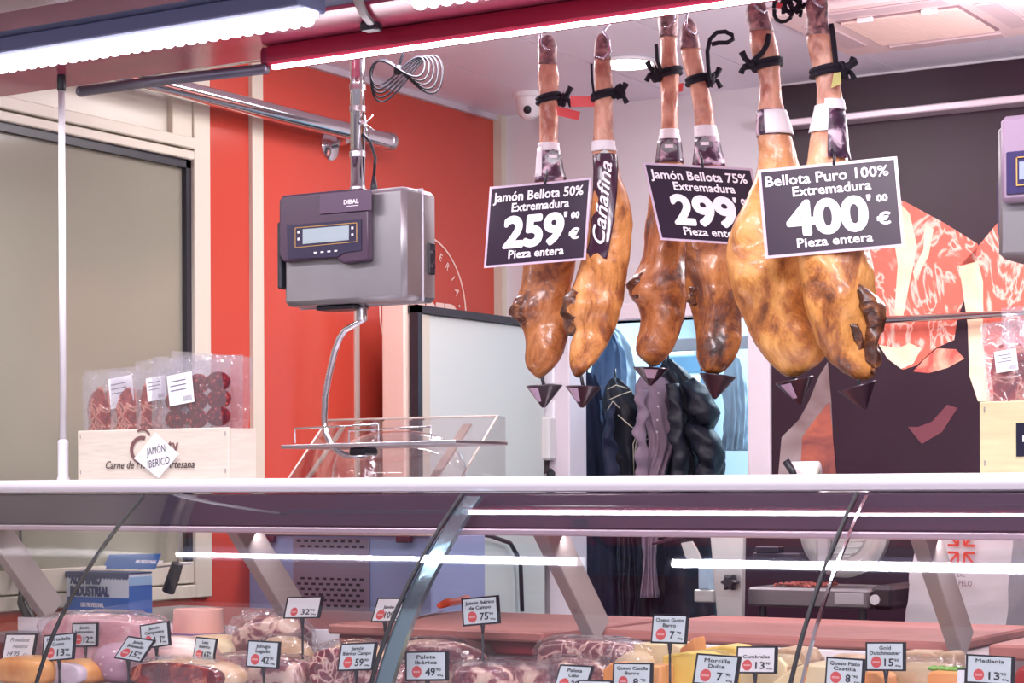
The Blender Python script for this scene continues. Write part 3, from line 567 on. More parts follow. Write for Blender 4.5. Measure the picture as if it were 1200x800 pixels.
def pack(u0, v0, u1, v1, y, label, kind, tilt=0, lab=None, group='vacuum packs in the left crate', zb=None):
    """flat sealed plastic pack standing on its edge"""
    a = P(u0, v1, Y=y); b = P(u1, v0, Y=y); W = b.x-a.x; zt_ = b.z; z0 = (ZS+.012 if zb is None else zb); H = zt_-z0; xc = (a.x+b.x)/2
    t = thing('vacuum_pack', label, 'vacuum pack', (xc, y, z0), group)
    ex = Vector((math.cos(tilt), 0, math.sin(tilt))); ez = Vector((-math.sin(tilt), 0, math.cos(tilt))); O = Vector((xc, y, z0+H/2))
    m = MB(); n1, n2 = 20, 20; rings = []
    def pt(i, j, s):
        x = i/n1*2-1; z = j/n2*2-1; puff = (max(0, 1-x**4))*(max(0, 1-z**4))
        wv = noise.noise(Vector((x*3.2+u0, z*3.2, s)))*.0022*s
        return O+ex*(x*W/2+.002*noise.noise(Vector((z*6, u0, 1))))+ez*(z*H/2+.002*noise.noise(Vector((x*6, u0, 4))))+Vector((0, s*(.0085*puff+.0003)+wv*(.3+puff)+(1-puff)*.003*noise.noise(Vector((x*3, z*3, u0))), 0))
    for s in (-1, 1):
        vs = [pt(i, j, s) for i in range(n1+1) for j in range(n2+1)]
        m.add(vs, [(i*(n2+1)+j, (i+1)*(n2+1)+j, (i+1)*(n2+1)+j+1, i*(n2+1)+j+1) for i in range(n1) for j in range(n2)])
    m.build('film', film, t, True)
    if kind == 'c':
        k = 0
        for r_ in range(3):
            for q in range(3):
                if r_ == 2 and q == 0: continue
                c = O+ex*((q-1)*W*.30+.006+random.uniform(-.003, .003))+ez*((r_*.150+.0)*H+random.uniform(-.003, .003))+Vector((0, -.001-.0012*((q+r_) % 3), 0))
                m = MB(); n = 20; ra = W*.165*random.uniform(.95, 1.08); rb = H*.088
                ring = lambda o_, s_: [c+ex*(math.cos(2*math.pi*g/n)*ra*s_)+ez*(math.sin(2*math.pi*g/n)*rb*s_)+Vector((0, o_, 0)) for g in range(n)]
                m.loft([ring(-.0015, .93), ring(-.001, 1), ring(.001, 1)]); m.build('sausage_slice', choz, t, 'auto')
    elif kind == 'j':
        for q in range(3):
            m = MB(); c = O+ex*((q-.9)*W*.27)+ez*(H*.04)+Vector((0, -.0012*q, 0)); n = 16
            pts = [c+ex*(math.cos(2*math.pi*g/n)*W*.16*(1+.15*math.sin(3*g+q)))+ez*(math.sin(2*math.pi*g/n)*H*.30*(1+.1*math.cos(2*g+q))) for g in range(n)]
            m.prism(pts, (0, .0015, 0)); m.build('ham_slice', jam, t)
    if lab:
        lu0, lv0, lu1, lv1 = lab; c = P((lu0+lu1)/2, (lv0+lv1)/2, Y=y-.012); ww = P(lu1, lv0, Y=y-.012).x-P(lu0, lv0, Y=y-.012).x; hh = ww*.95
        an = math.radians(7); e1 = Vector((math.cos(an), 0, math.sin(an))); e2 = Vector((-math.sin(an), 0, math.cos(an))); q = lambda x, z: c+e1*x*ww/2+e2*z*hh/2
        lo = MB().prism([q(-1, -1), q(1, -1), q(1, 1), q(-1, 1)], (0, .0008, 0)).build('label', PAPER, t); m = MB()
        for i in range(9): m.add([q(.15+i*.08, -.85)+Vector((0, -.0005, 0)), q(.15+i*.08+.035, -.85)+Vector((0, -.0005, 0)), q(.15+i*.08+.035, -.5)+Vector((0, -.0005, 0)), q(.15+i*.08, -.5)+Vector((0, -.0005, 0))], [(0, 1, 2, 3)])
        for i in range(3): m.add([q(-.8, .6-i*.3)+Vector((0, -.0005, 0)), q(.5, .6-i*.3)+Vector((0, -.0005, 0)), q(.5, .53-i*.3)+Vector((0, -.0005, 0)), q(-.8, .53-i*.3)+Vector((0, -.0005, 0))], [(0, 1, 2, 3)])
        m.build('barcode', pm('label_print', L(120, 115, 135), .6), lo)
    return t
pack(190, 420, 270, 562, YC+.030, 'front vacuum pack of red sausage slices with a white label', 'c', lab=(197, 441, 226, 470))
pack(178, 414, 284, 562, YC+.056, 'wide clear pack with tall top flap behind the sausage slices pack', None, -.02)
pack(160, 420, 214, 562, YC+.080, 'narrow ham pack with a white label left of the sausage slices pack', 'j', .02, lab=(172, 442, 194, 468))
pack(130, 432, 200, 562, YC+.104, 'pack of dark ham slices between the two white labels', 'j', .0)
pack(100, 430, 166, 562, YC+.128, 'leftmost labelled ham pack in the left crate', 'j', .03, lab=(128, 448, 156, 470))
pack(196, 412, 292, 562, YC+.150, 'rearmost clear pack sticking out at the right of the left crate', None, -.10)
pack(98, 436, 150, 562, YC+.172, 'rearmost crumpled pack at the left end of the left crate', 'j', .05)
# right crate
x0 = P(1148, 520, Y=3.80).x; rt = crate(x0, x0+.36, 3.80, 4.0, P(1160, 471, Y=3.80).z-ZS, 'yellowish wooden crate cut by the right edge of the photo', .010, pm('yellow_wood', L(214, 200, 158), .6, var=.1, vscale=9, stretch=(1, 1, 7)))
c = P(1202, 515, Y=3.80); o = MB().box(c.x-.018, c.x+.05, 3.798, 3.80, c.z-.032, c.z+.032, .0005).build('badge', pm('badge_dark', L(24, 22, 48), .4), rt); MB().box(c.x-.005, c.x+.012, 3.7965, 3.7982, c.z-.004, c.z+.008).build('badge_mark', WHITEINK, o)
pack(1156, 372, 1232, 556, 3.835, 'front clear pack with a pale blue label in the right crate', 'j', .08, lab=(1166, 405, 1192, 440), group='vacuum packs in the right crate')
pack(1176, 356, 1250, 556, 3.865, 'taller rear pack in the right crate', None, .02, group='vacuum packs in the right crate')
# clear cover on the shelf behind the scale tray
t = thing('acrylic_cover', 'clear slanted plastic food cover on the counter under the scale tray', 'cover', (-2.83, 4.5, ZS))
YA = 4.37; ax0, ax1 = P(337, 557, Y=YA).x, P(540, 557, Y=YA).x; q_ = P(583, 487, X=ax1); A0 = (YA, ZS+.002); A1 = (q_.y, q_.z)
acr = clear_mat('acrylic', (.97, .95, .95), 1.8, .02, .03, .15, 5)
m = MB(); m.prism([(ax0, *A0), (ax1, *A0), (ax1, *A1), (ax0, *A1)], (0, .004, 0)); m.prism([(ax0, *A1), (ax1, *A1), (ax1, A1[0]+.04, A1[1]-.002), (ax0, A1[0]+.04, A1[1]-.002)], (0, 0, -.003))
for x in (ax0, ax1-.003): m.prism([(x, *A0), (x, *A1), (x, A1[0]+.04, A1[1]-.002), (x, A1[0]+.04, ZS+.002)], (.003, 0, 0))
m.build('dome', acr, t); m = MB()
pe1 = pm('acrylic_edge', L(214, 196, 186), .15, spec=.8)
for x in (ax0, ax1): m.tube([(x, *A0), (x, *A1)], .0028, 8)
m.tube([(ax0, *A1), (ax1, *A1)], .0028, 8); m.build('edge', pe1, t, True)
MB().prism([(ax1-.105, A0[0]+.008, A0[1]), (ax1-.08, A0[0]+.008, A0[1]), (ax1-.08, A1[0]-.006, A1[1]-.02), (ax1-.105, A1[0]-.006, A1[1]-.02)], (0, .01, 0)).build('hinge_strip', pm('beige_strip', L(176, 160, 150), .4), t)
MB().prism([(ax0+.05, A0[0]+.008, A0[1]), (ax0+.062, A0[0]+.008, A0[1]), (ax0+.062, A1[0]-.006, A1[1]-.02), (ax0+.05, A1[0]-.006, A1[1]-.02)], (0, .01, 0)).build('hinge_strip', MC['beige_strip'], t)
m = MB(); m.blob(((ax0+ax1)/2, YA+.12, ZS+.002), (.21, .07, .13), e=.8, nu=28, nv=14, floor=ZS+.002); m.build('inner_dome', acr, t, True)
# ================================================================== HAMS
def ham_mat(name, c1, c2, c3, seed):
    k = NT(name); g = k.coord('Generated'); ob = k.coord('Object')
    mp = k.n('ShaderNodeMapping'); mp.inputs['Location'].default_value = (seed*3.1, seed, 0); mp.inputs['Scale'].default_value = (1, 1, .6); k.l(ob, mp.inputs[0])
    n1 = k.n('ShaderNodeTexNoise'); n1.inputs['Scale'].default_value = 9; n1.inputs['Detail'].default_value = 8; n1.inputs['Roughness'].default_value = .68; n1.inputs['Distortion'].default_value = .8; k.l(mp.outputs[0], n1.inputs['Vector'])
    r = k.n('ShaderNodeValToRGB'); e = r.color_ramp.elements; e.new(.5); e.new(.62)
    for i, (p, c) in enumerate(((.33, c3), (.43, c2), (.50, c1), (.60, tuple(min(255, x+26) for x in c1)))): e[i].position = p; e[i].color = (*lin(c), 1)
    k.l(n1.outputs['Fac'], r.inputs[0])
    n2 = k.n('ShaderNodeTexNoise'); n2.inputs['Scale'].default_value = 26; n2.inputs['Detail'].default_value = 6; k.l(mp.outputs[0], n2.inputs['Vector'])
    r2 = k.n('ShaderNodeValToRGB'); r2.color_ramp.elements[0].color = (*lin((176, 104, 84)), 1); r2.color_ramp.elements[1].color = (*lin((236, 178, 148)), 1); r2.color_ramp.elements[0].position = .35; r2.color_ramp.elements[1].position = .6; k.l(n2.outputs['Fac'], r2.inputs[0])
    sx = k.n('ShaderNodeSeparateXYZ'); k.l(g, sx.inputs[0]); mr = k.n('ShaderNodeMapRange'); mr.inputs[1].default_value = .55; mr.inputs[2].default_value = .76; k.l(sx.outputs[2], mr.inputs[0])
    mx = k.n('ShaderNodeMix', data_type='RGBA'); k.l(mr.outputs[0], mx.inputs[0]); k.l(r.outputs[0], mx.inputs[6]); k.l(r2.outputs[0], mx.inputs[7]); k.l(mx.outputs[2], k.b.inputs['Base Color'])
    k.b.inputs['Roughness'].default_value = .36; k.b.inputs['Coat Weight'].default_value = .5; k.b.inputs['Coat Roughness'].default_value = .16
    ad = k.n('ShaderNodeMath', operation='ADD'); k.l(n1.outputs['Fac'], ad.inputs[0]); k.l(n2.outputs['Fac'], ad.inputs[1])
    bp = k.n('ShaderNodeBump'); bp.inputs['Strength'].default_value = .8; bp.inputs['Distance'].default_value = .010; k.l(ad.outputs[0], bp.inputs['Height']); k.l(bp.outputs[0], k.b.inputs['Normal'])
    return k.m
def interp(rows, n):
    """smooth resampling of (v, uL, uR) rows"""
    out = []; m = len(rows)
    for i in range(n):
        v = rows[0][0]+(rows[-1][0]-rows[0][0])*i/(n-1); k = 0
        while k < m-2 and rows[k+1][0] < v: k += 1
        t_ = (v-rows[k][0])/(rows[k+1][0]-rows[k][0]); p = [rows[max(k-1, 0)], rows[k], rows[k+1], rows[min(k+2, m-1)]]
        q = [v]
        for c in (1, 2):
            h = rows[k+1][0]-rows[k][0]
            m0 = (p[2][c]-p[0][c])/max(p[2][0]-p[0][0], 1e-6)*h; m1 = (p[3][c]-p[1][c])/max(p[3][0]-p[1][0], 1e-6)*h
            q.append((2*t_**3-3*t_**2+1)*p[1][c]+(t_**3-2*t_**2+t_)*m0+(-2*t_**3+3*t_**2)*p[2][c]+(t_**3-t_**2)*m1)
        out.append(q)
    return out
hoofm = ramp_mat('hoof', [(.3, (84, 62, 70)), (.48, (150, 112, 116)), (.66, (208, 166, 158))], 46, 6, .5, .8, .7, .1)
def ham(rows, d, label, mat, bumps, seed, hoof_v, thick=.78):
    r0 = interp(rows, 90); s = d/FPX; base = P((rows[-1][1]+rows[-1][2])/2, rows[-1][0], d=d)
    t = thing('cured_ham', label, 'ham', base, 'hanging cured hams')
    def ring(q, grow=1.0):
        v, a, b = q; c = P((a+b)/2, v, d=d); hw = (b-a)/2*s*grow; vis = min(1, max(0, (hw-.02)/.04)); th = hw*(1.0-(1-thick)*vis); pts = []
        for k in range(40):
            an = 2*math.pi*k/40; ca, sa = math.cos(an), math.sin(an); ex_ = .92
            p = c+R*(hw*math.copysign(abs(ca)**ex_, ca))+F*(th*math.copysign(abs(sa)**ex_, sa)); nrm = (R*ca+F*sa)
            dsp = (.010*noise.noise(p*13+Vector((seed, 0, 0)))+.004*abs(noise.noise(p*34+Vector((0, seed, 0)))))*(.25+vis)+.0025*noise.noise(p*60+Vector((seed, 0, 0)))
            for bu, bv, br, ba in bumps:
                if sa < .2:
                    uu = (p-c).dot(R)/s+(a+b)/2; dd = math.hypot(uu-bu, v-bv)/br; dsp += ba*math.exp(-dd*dd)
            if grow != 1: dsp *= .6
            if sa > -.2 or True: p = p+nrm*dsp*(1 if abs(ca) < .9 else .4)
            pts.append(p)
        return pts
    body = [q for q in r0 if q[0] >= hoof_v-3]; hf = [q for q in r0 if q[0] <= hoof_v+3]
    def caps(rs, lo, hi):
        def sh_(r, f_, o_):
            c = sum(r, Vector())/len(r); return [c+(p-c)*f_+UP*o_ for p in r]
        out = list(rs)
        if lo: out = [sh_(rs[0], .25, .010), sh_(rs[0], .7, .007)]+out
        if hi: out = out+[sh_(rs[-1], .6, -.006), sh_(rs[-1], .2, -.009)]
        return out
    m = MB(); m.loft(caps([ring(q) for q in body], False, True)); m.build('meat', mat, t, True)
    m = MB(); m.loft(caps([ring(q, 1.03) for q in hf], True, False)); m.build('hoof', hoofm, t, True, label='dark grey hoof end')
    return t, r0, s, ring
def at_v(r0, v): return min(r0, key=lambda q: abs(q[0]-v))
def band(t, r0, s, ring, v0, v1, name, mat, grow=1.08, k0=0, k1=40, label=None, d=None):
    """a wrap that follows the shank between two heights"""
    qs = [[v0+(v1-v0)*i/6, *[at_v(r0, v0+(v1-v0)*i/6)[j] for j in (1, 2)]] for i in range(7)]
    m = MB(); rr_ = []
    for q in qs:
        c = P((q[1]+q[2])/2, q[0], d=d); hw = (q[2]-q[1])/2*s*grow+.0015
        rr_.append([c+R*(hw*math.cos(2*math.pi*k/40))+F*(hw*math.sin(2*math.pi*k/40)) for k in range(40)])
    if k1-k0 >= 40: m.loft(rr_, False)
    else:
        n = k1-k0+1; sel = [[r_[(k0+i) % 40] for i in range(n)] for r_ in rr_]
        m.add([p for r_ in sel for p in r_], [(i*n+j, i*n+j+1, (i+1)*n+j+1, (i+1)*n+j) for i in range(6) for j in range(n-1)])
    o = m.build(name, mat, t, True, label)
    md = o.modifiers.new('thick', 'SOLIDIFY'); md.thickness = .0012; return o
def rope(t, r0, s, v, d, side=1, tails=True):
    q = at_v(r0, v); c = P((q[1]+q[2])/2, v, d=d); hw = (q[2]-q[1])/2*s+.004; m = MB()
    for j in range(2):
        m.tube([c+UP*(.010*j-.004+.006*math.cos(2*math.pi*k/24))+R*(hw*math.cos(2*math.pi*k/24))+F*(hw*math.sin(2*math.pi*k/24)) for k in range(24)], .0058, 8, closed=True)
    kc = c+R*(hw+.008)*side-F*.008
    m.blob(kc, (.013, .013, .015), amp=.02, fr=60, seed=v, nu=14, nv=10)
    if tails:
        m.tube([kc, kc+R*.012*side+UP*.012, kc+R*.02*side+UP*.028], [.006, .0065, .008], 8); m.tube([kc, kc+R*.014*side-UP*.004, kc+R*.022*side-UP*.02], [.006, .0055, .007], 8)
    m.build('rope', ROPE, t, True, 'black rope')
labm = ramp_mat('dark_label', [(.40, (54, 28, 50)), (.52, (80, 48, 74)), (.62, (214, 190, 206))], 30, 3, .35, .3, 0, .3)
slv = pm('purple_sleeve', L(66, 34, 58), .25, coat=.4); shk = d_ = None
Yr = 4.38
def dep(u, y): r = F+CR*((u-600)/FPX); return y/r.y
H1 = [(46, 634, 649), (52, 631, 652), (75, 631, 652), (90, 630.5, 655), (110, 631.5, 654), (140, 632, 654), (170, 632, 654), (190, 631, 657), (212, 629, 662), (240, 623, 668), (275, 616, 673), (310, 613, 673), (335, 611, 670), (352, 606, 668), (366, 604, 667), (378, 610, 667), (398, 616, 665), (420, 615, 657), (432, 618, 648), (439, 625, 640)]
H2 = [(44, 699, 711), (50, 697.5, 714), (75, 696.5, 716), (100, 697, 718), (130, 696, 718), (165, 695, 719), (185, 695, 723), (205, 696, 727), (230, 695, 736), (260, 691, 741), (285, 687, 740), (310, 680, 736), (335, 672, 733), (353, 662, 730), (368, 665, 726), (384, 674, 722), (402, 669, 712), (424, 667, 698), (438, 671, 684)]
H3 = [(12, 773, 793), (20, 771, 794), (40, 773, 793), (60, 774, 793), (85, 773, 796), (110, 775, 795), (150, 775, 794), (170, 772, 797), (195, 769, 800), (235, 760, 806), (260, 756, 807), (290, 755, 806), (312, 748, 805), (328, 740, 804), (344, 739, 804), (358, 749, 803), (378, 750, 800), (400, 745, 793), (416, 747, 784), (425, 757, 775)]
H4 = [(26, 801, 813), (33, 798, 816), (48, 797, 819), (70, 799, 823), (95, 807, 828), (115, 811, 833), (150, 815, 838), (180, 815, 845), (215, 810, 852), (250, 805, 858), (290, 804, 862), (318, 803, 864), (345, 805, 866), (372, 812, 868), (400, 816, 868), (420, 817, 861), (434, 823, 850)]
H5 = [(-2, 880, 894), (8, 876, 898), (20, 875, 901), (35, 879, 906), (52, 879, 910), (72, 884, 913), (95, 890, 914), (120, 889, 917), (150, 888, 925), (185, 889, 934), (212, 884, 942), (232, 875, 944), (258, 862, 946), (290, 853, 948), (312, 853, 952), (340, 858, 957), (370, 870, 964), (400, 884, 970), (424, 901, 963), (437, 915, 942)]
H6 = [(-8, 949, 966), (3, 945, 970), (25, 946, 970), (50, 946, 978), (75, 951, 982), (100, 957, 984), (122, 957, 987), (150, 951, 990), (185, 947, 993), (225, 940, 1004), (260, 935, 1012), (290, 934, 1017), (312, 936, 1022), (340, 940, 1026), (362, 944, 1031), (380, 951, 1031), (405, 962, 1029), (425, 976, 1028), (441, 997, 1024)]
specs = [
 (H1, 4.40, 'first ham from the left, slender and brown, behind the 259 euro sign', (176, 108, 56), (128, 70, 38), (58, 30, 22), 1, 76, [(612, 366, 14, .014), (640, 380, 18, -.006)]),
 (H2, 4.36, 'second ham from the left with a purple lettered sleeve down its front', (204, 134, 68), (156, 88, 44), (62, 32, 22), 2, 70, [(676, 362, 16, .020), (700, 350, 20, -.008), (712, 300, 22, .008)]),
 (H3, 4.56, 'third ham from the left with a bony knob, left behind the 299 euro sign', (174, 106, 54), (126, 66, 34), (54, 26, 20), 3, 46, [(750, 340, 14, .018), (778, 320, 20, -.006)]),
 (H4, 4.52, 'fourth ham from the left, short and rounded, right behind the 299 euro sign', (176, 110, 52), (126, 68, 34), (50, 26, 20), 4, 58, [(824, 330, 20, .008), (834, 370, 14, -.006)]),
 (H5, 4.24, 'fifth ham from the left, the widest golden one behind the 400 euro sign', (208, 146, 74), (176, 108, 50), (104, 58, 30), 5, 38, [(884, 320, 26, .010), (930, 400, 22, .006)]),
 (H6, 4.14, 'rightmost ham with a dark bony ridge down its right side', (204, 138, 68), (160, 94, 42), (74, 38, 24), 6, 40, [(985, 345, 22, .012), (1012, 352, 18, -.010), (1005, 400, 8, -.010), (1018, 420, 8, -.008), (1026, 375, 10, .010), (972, 390, 16, .008)]),
]
HAM = []
for i, (rows, Yh, lab, c1, c2, c3, sd_, hv, bm_) in enumerate(specs):
    d = dep((rows[8][1]+rows[8][2])/2, Yh); t, r0, s, ring = ham(rows, d, lab, ham_mat('ham_skin_%d' % (i+1), c1, c2, c3, sd_), bm_, sd_, hv); HAM.append((t, r0, s, ring, d))
for i, v, side in ((0, 116, 1), (1, 112, 1), (2, 86, -1), (3, 94, 1), (4, 76, -1), (5, 84, 1)):
    t, r0, s, ring, d = HAM[i]; rope(t, r0, s, v, d, side)
crust = ramp_mat('dark_crust', [(.3, (40, 20, 16)), (.5, (92, 50, 30)), (.66, (150, 96, 56))], 30, 7, .4, 1.2, 1, .4)
for i, pts_, rad_ in ((0, ((612, 352), (610, 366), (614, 380)), (.020, .030, .014)), (1, ((676, 346), (672, 360), (668, 374), (672, 392)), (.020, .032, .022, .010)), (2, ((750, 324), (746, 336), (748, 350)), (.016, .026, .012)), (3, ((812, 336), (811, 350), (815, 364)), (.014, .020, .010)),
                      (5, ((992, 336), (1006, 350), (1017, 366), (1020, 384), (1017, 404), (1022, 424), (1018, 438)), (.012, .030, .036, .028, .022, .018, .010)), (5, ((990, 372), (1000, 392), (1010, 414)), (.006, .010, .006))):
    t, r0, s, ring, d = HAM[i]; m = MB(); pp = []; rr0 = []
    for (u, v), (u2, v2), ra, rb in zip(pts_[:-1], pts_[1:], rad_[:-1], rad_[1:]):
        for q in range(8): f_ = q/8; pp.append(((u+(u2-u)*f_), v+(v2-v)*f_)); rr0.append(ra+(rb-ra)*f_)
    path = []
    for u, v in pp:
        q = at_v(r0, v); c_ = (q[1]+q[2])/2; hw = (q[2]-q[1])/2; x = max(-.97, min(.97, (u-c_)/hw)); path.append(P(u, v, d=d)-F*(hw*s*.76*math.sqrt(1-x*x)-.005))
    m.tube(path, rr0, 20, flat=.75); m.v = [p+Vector((noise.noise(p*40), noise.noise(p*40+Vector((5, 0, 0))), noise.noise(p*40+Vector((0, 5, 0)))))*.010 for p in m.v]
    m.build('bone_end', crust, t, True, label='dark crusty bone end')
# wraps on the shanks
for i, a, b_ in ((0, 168, 178), (1, 166, 178), (2, 152, 164), (3, 148, 162)): band(*HAM[i][:4], a, b_, 'paper_band', PAPER, d=HAM[i][4], label='white paper band')
band(*HAM[0][:4], 178, 214, 'brand_label', labm, 1.10, d=HAM[0][4], label='dark brand label'); band(*HAM[0][:4], 174, 208, 'paper_tag', PAPER, 1.16, 18, 26, d=HAM[0][4])
band(*HAM[2][:4], 164, 192, 'brand_label', labm, 1.10, d=HAM[2][4]); band(*HAM[3][:4], 162, 196, 'brand_label', labm, 1.10, d=HAM[3][4])
band(*HAM[4][:4], 130, 160, 'brand_label', labm, 1.08, d=HAM[4][4]); band(*HAM[4][:4], 131, 159, 'paper_tag', PAPER, 1.15, 26, 37, d=HAM[4][4])
band(*HAM[5][:4], 124, 156, 'paper_tag', PAPER, 1.10, 20, 30, d=HAM[5][4]); band(*HAM[5][:4], 118, 130, 'paper_tag', PAPER, 1.16, 27, 38, d=HAM[5][4]); band(*HAM[5][:4], 130, 188, 'brand_label', labm, 1.12, 29, 38, d=HAM[5][4])
# diamond logos on the white/dark bands
for i, u, v in ((0, 648, 180), (1, 709, 180), (2, 784, 168), (3, 826, 165)):
    t, r0, s, ring, d = HAM[i]; m = MB(); dd = d-.034; pts = [(u-9, v+2), (u, v-6), (u+9, v+2), (u+9, v+7), (u, v+13), (u-9, v+7)]
    m.prism([P(a, b_, d=dd) for a, b_ in pts], F*.001); o = m.build('logo_patch', slv, t); m = MB(); m.prism([P(a, b_, d=dd-.001) for a, b_ in ((u-5, v+1), (u+5, v+1), (u+5, v+5), (u-5, v+5))], F*.0005); m.build('logo_mark', WHITEINK, o)
# long sleeve with script on ham 2
t, r0, s, ring, d = HAM[1]
rows = [(182, 694, 723), (200, 695, 724), (230, 694, 722), (262, 692, 718), (285, 690, 714), (306, 684, 710)]
m = MB(); n = 13; vs = []
for v, a, b_ in rows:
    q = at_v(r0, v); c = (q[1]+q[2])/2; hw = (q[2]-q[1])/2; th = 1-.22*min(1, max(0, (hw*s-.02)/.04))
    for j in range(n):
        u = a+(b_-a)*j/(n-1); x = max(-.98, min(.98, (u-c)/hw)); vs.append(P(u, v, d=d)-F*(hw*s*th*math.sqrt(1-x*x)*1.0+.010))
m.add(vs, [(i*n+j, i*n+j+1, (i+1)*n+j+1, (i+1)*n+j) for i in range(len(rows)-1) for j in range(n-1)]); o = m.build('brand_sleeve', slv, t, True, 'dark purple printed sleeve'); md = o.modifiers.new('thick', 'SOLIDIFY'); md.thickness = .001
m = MB(); fo = P(704, 290, d=d)-F*.078; exs = (P(709, 200, d=d)-P(700, 290, d=d)).normalized(); eys = -R
write(m, 'Cañafina', fo+R*.004-F*.0, exs, (-R), .0, 0, .030, .20, .015, .5, 'l'); m.build('lettering', WHITEINK, o)
# red tags
def redtag(i, pts, lab, dd=.0):
    t, r0, s, ring, d = HAM[i]; MB().prism([P(u, v, d=d+dd) for u, v in pts], F*.0015).build('tag', pm('red_tag', L(238, 96, 98), .4), t, label=lab)
redtag(0, [(652, 124), (680, 131), (678, 141), (653, 135)], 'small red tag', -.02); redtag(1, [(668, 112), (697, 113), (697, 125), (669, 125)], 'small red tag', .0)
redtag(2, [(795, 98), (801, 97), (800, 107), (794, 108)], 'small red tag'); redtag(4, [(905, 1), (917, 3), (917, 10), (906, 9)], 'red tag')
t, r0, s, ring, d = HAM[5]; MB().prism([P(u, v, d=d-.045) for u, v in ((977, 86), (985, 84), (986, 98), (974, 103))], F*.0015).build('tag', pm('yellow_tag', L(200, 196, 110), .4), t, label='small grey yellow tag')
# rope loops standing free (ham 4 and ham 2)
def loop(i, pts, rad=.005, name='rope_loop', mat=ROPE):
    t, r0, s, ring, d = HAM[i]; MB().tube([P(u, v, d=d-.03) for u, v in pts], rad, 8).build(name, mat, t, True, 'black rope')
loop(3, [(832, 94), (830, 78), (829, 60), (832, 46), (840, 38), (850, 37), (858, 41), (859, 46), (852, 50), (842, 50), (834, 52)], .0055)
loop(1, [(696, 110), (694, 95), (693, 75)], .003); loop(2, [(775, 84), (770, 70), (769, 52)], .005); loop(4, [(884, 70), (893, 62), (899, 52), (901, 40)], .006); loop(5, [(980, 78), (978, 58), (976, 40), (974, 28)], .006)
loop(5, [(992, 80), (998, 76), (1004, 72)], .007)
# bunch of black cord and green tie at the very top between ham 5 and 6
d = HAM[5][4]; m = MB()
for k in range(9):
    a = random.uniform(0, 6.28); c = P(926+random.uniform(-10, 12), 6+random.uniform(-8, 8), d=d+.01)
    m.tube([c+R*(.02*math.cos(a+q))+UP*(.02*math.sin(a+q)*1.2)+F*.006*math.sin(2*q) for q in [j*.5 for j in range(9)]], .0045, 6)
tag(m.build('cord_bunch', ROPE, smooth=True), 'tangled black cord bunched at the top between the two largest hams', 'cord')
# rail the hooks hang on, hooks
rz_ = 2.53; m = MB(); m.tube([(XW+.05, 4.40, rz_), (.6, 4.40, rz_)], .010, 12); tag(m.build('hanging_rail', CHROME, smooth=True), 'steel rail above the hams, hidden behind the red light profile', 'rail')
hk = pm('hook_steel', L(214, 200, 214), .12, 1)
for i, (u, v, sdx) in enumerate(((640, 52, 1), (706, 62, -1), (782, 26, -1), (810, 34, 1), (890, 8, 1), (958, 2, 1))):
    t, r0, s, ring, d = HAM[i]; q = P(u, v, d=d); top = Vector((q.x, 4.40, rz_)); nm = ['first', 'second', 'third', 'fourth', 'fifth', 'sixth'][i]
    pts = [q+R*.014*sdx-UP*.012-F*.012, q+R*.002-UP*.02-F*.03, q-R*.016*sdx-UP*.004-F*.034, q-R*.014*sdx+UP*.025-F*.028, q-R*.002*sdx+UP*.05-F*.015]
    top2 = top+UP*.012; pts += [top2-UP*.045-F*.004, top2-UP*.01+R*.012, top2+R*.0+UP*.002, top2-R*.012-UP*.01]
    tag(MB().tube(pts, .0032, 8).build('meat_hook', hk, smooth=True), 'bent steel hook through the hoof of the %s ham from the left' % nm, 'hook', 'hooks holding the hams')
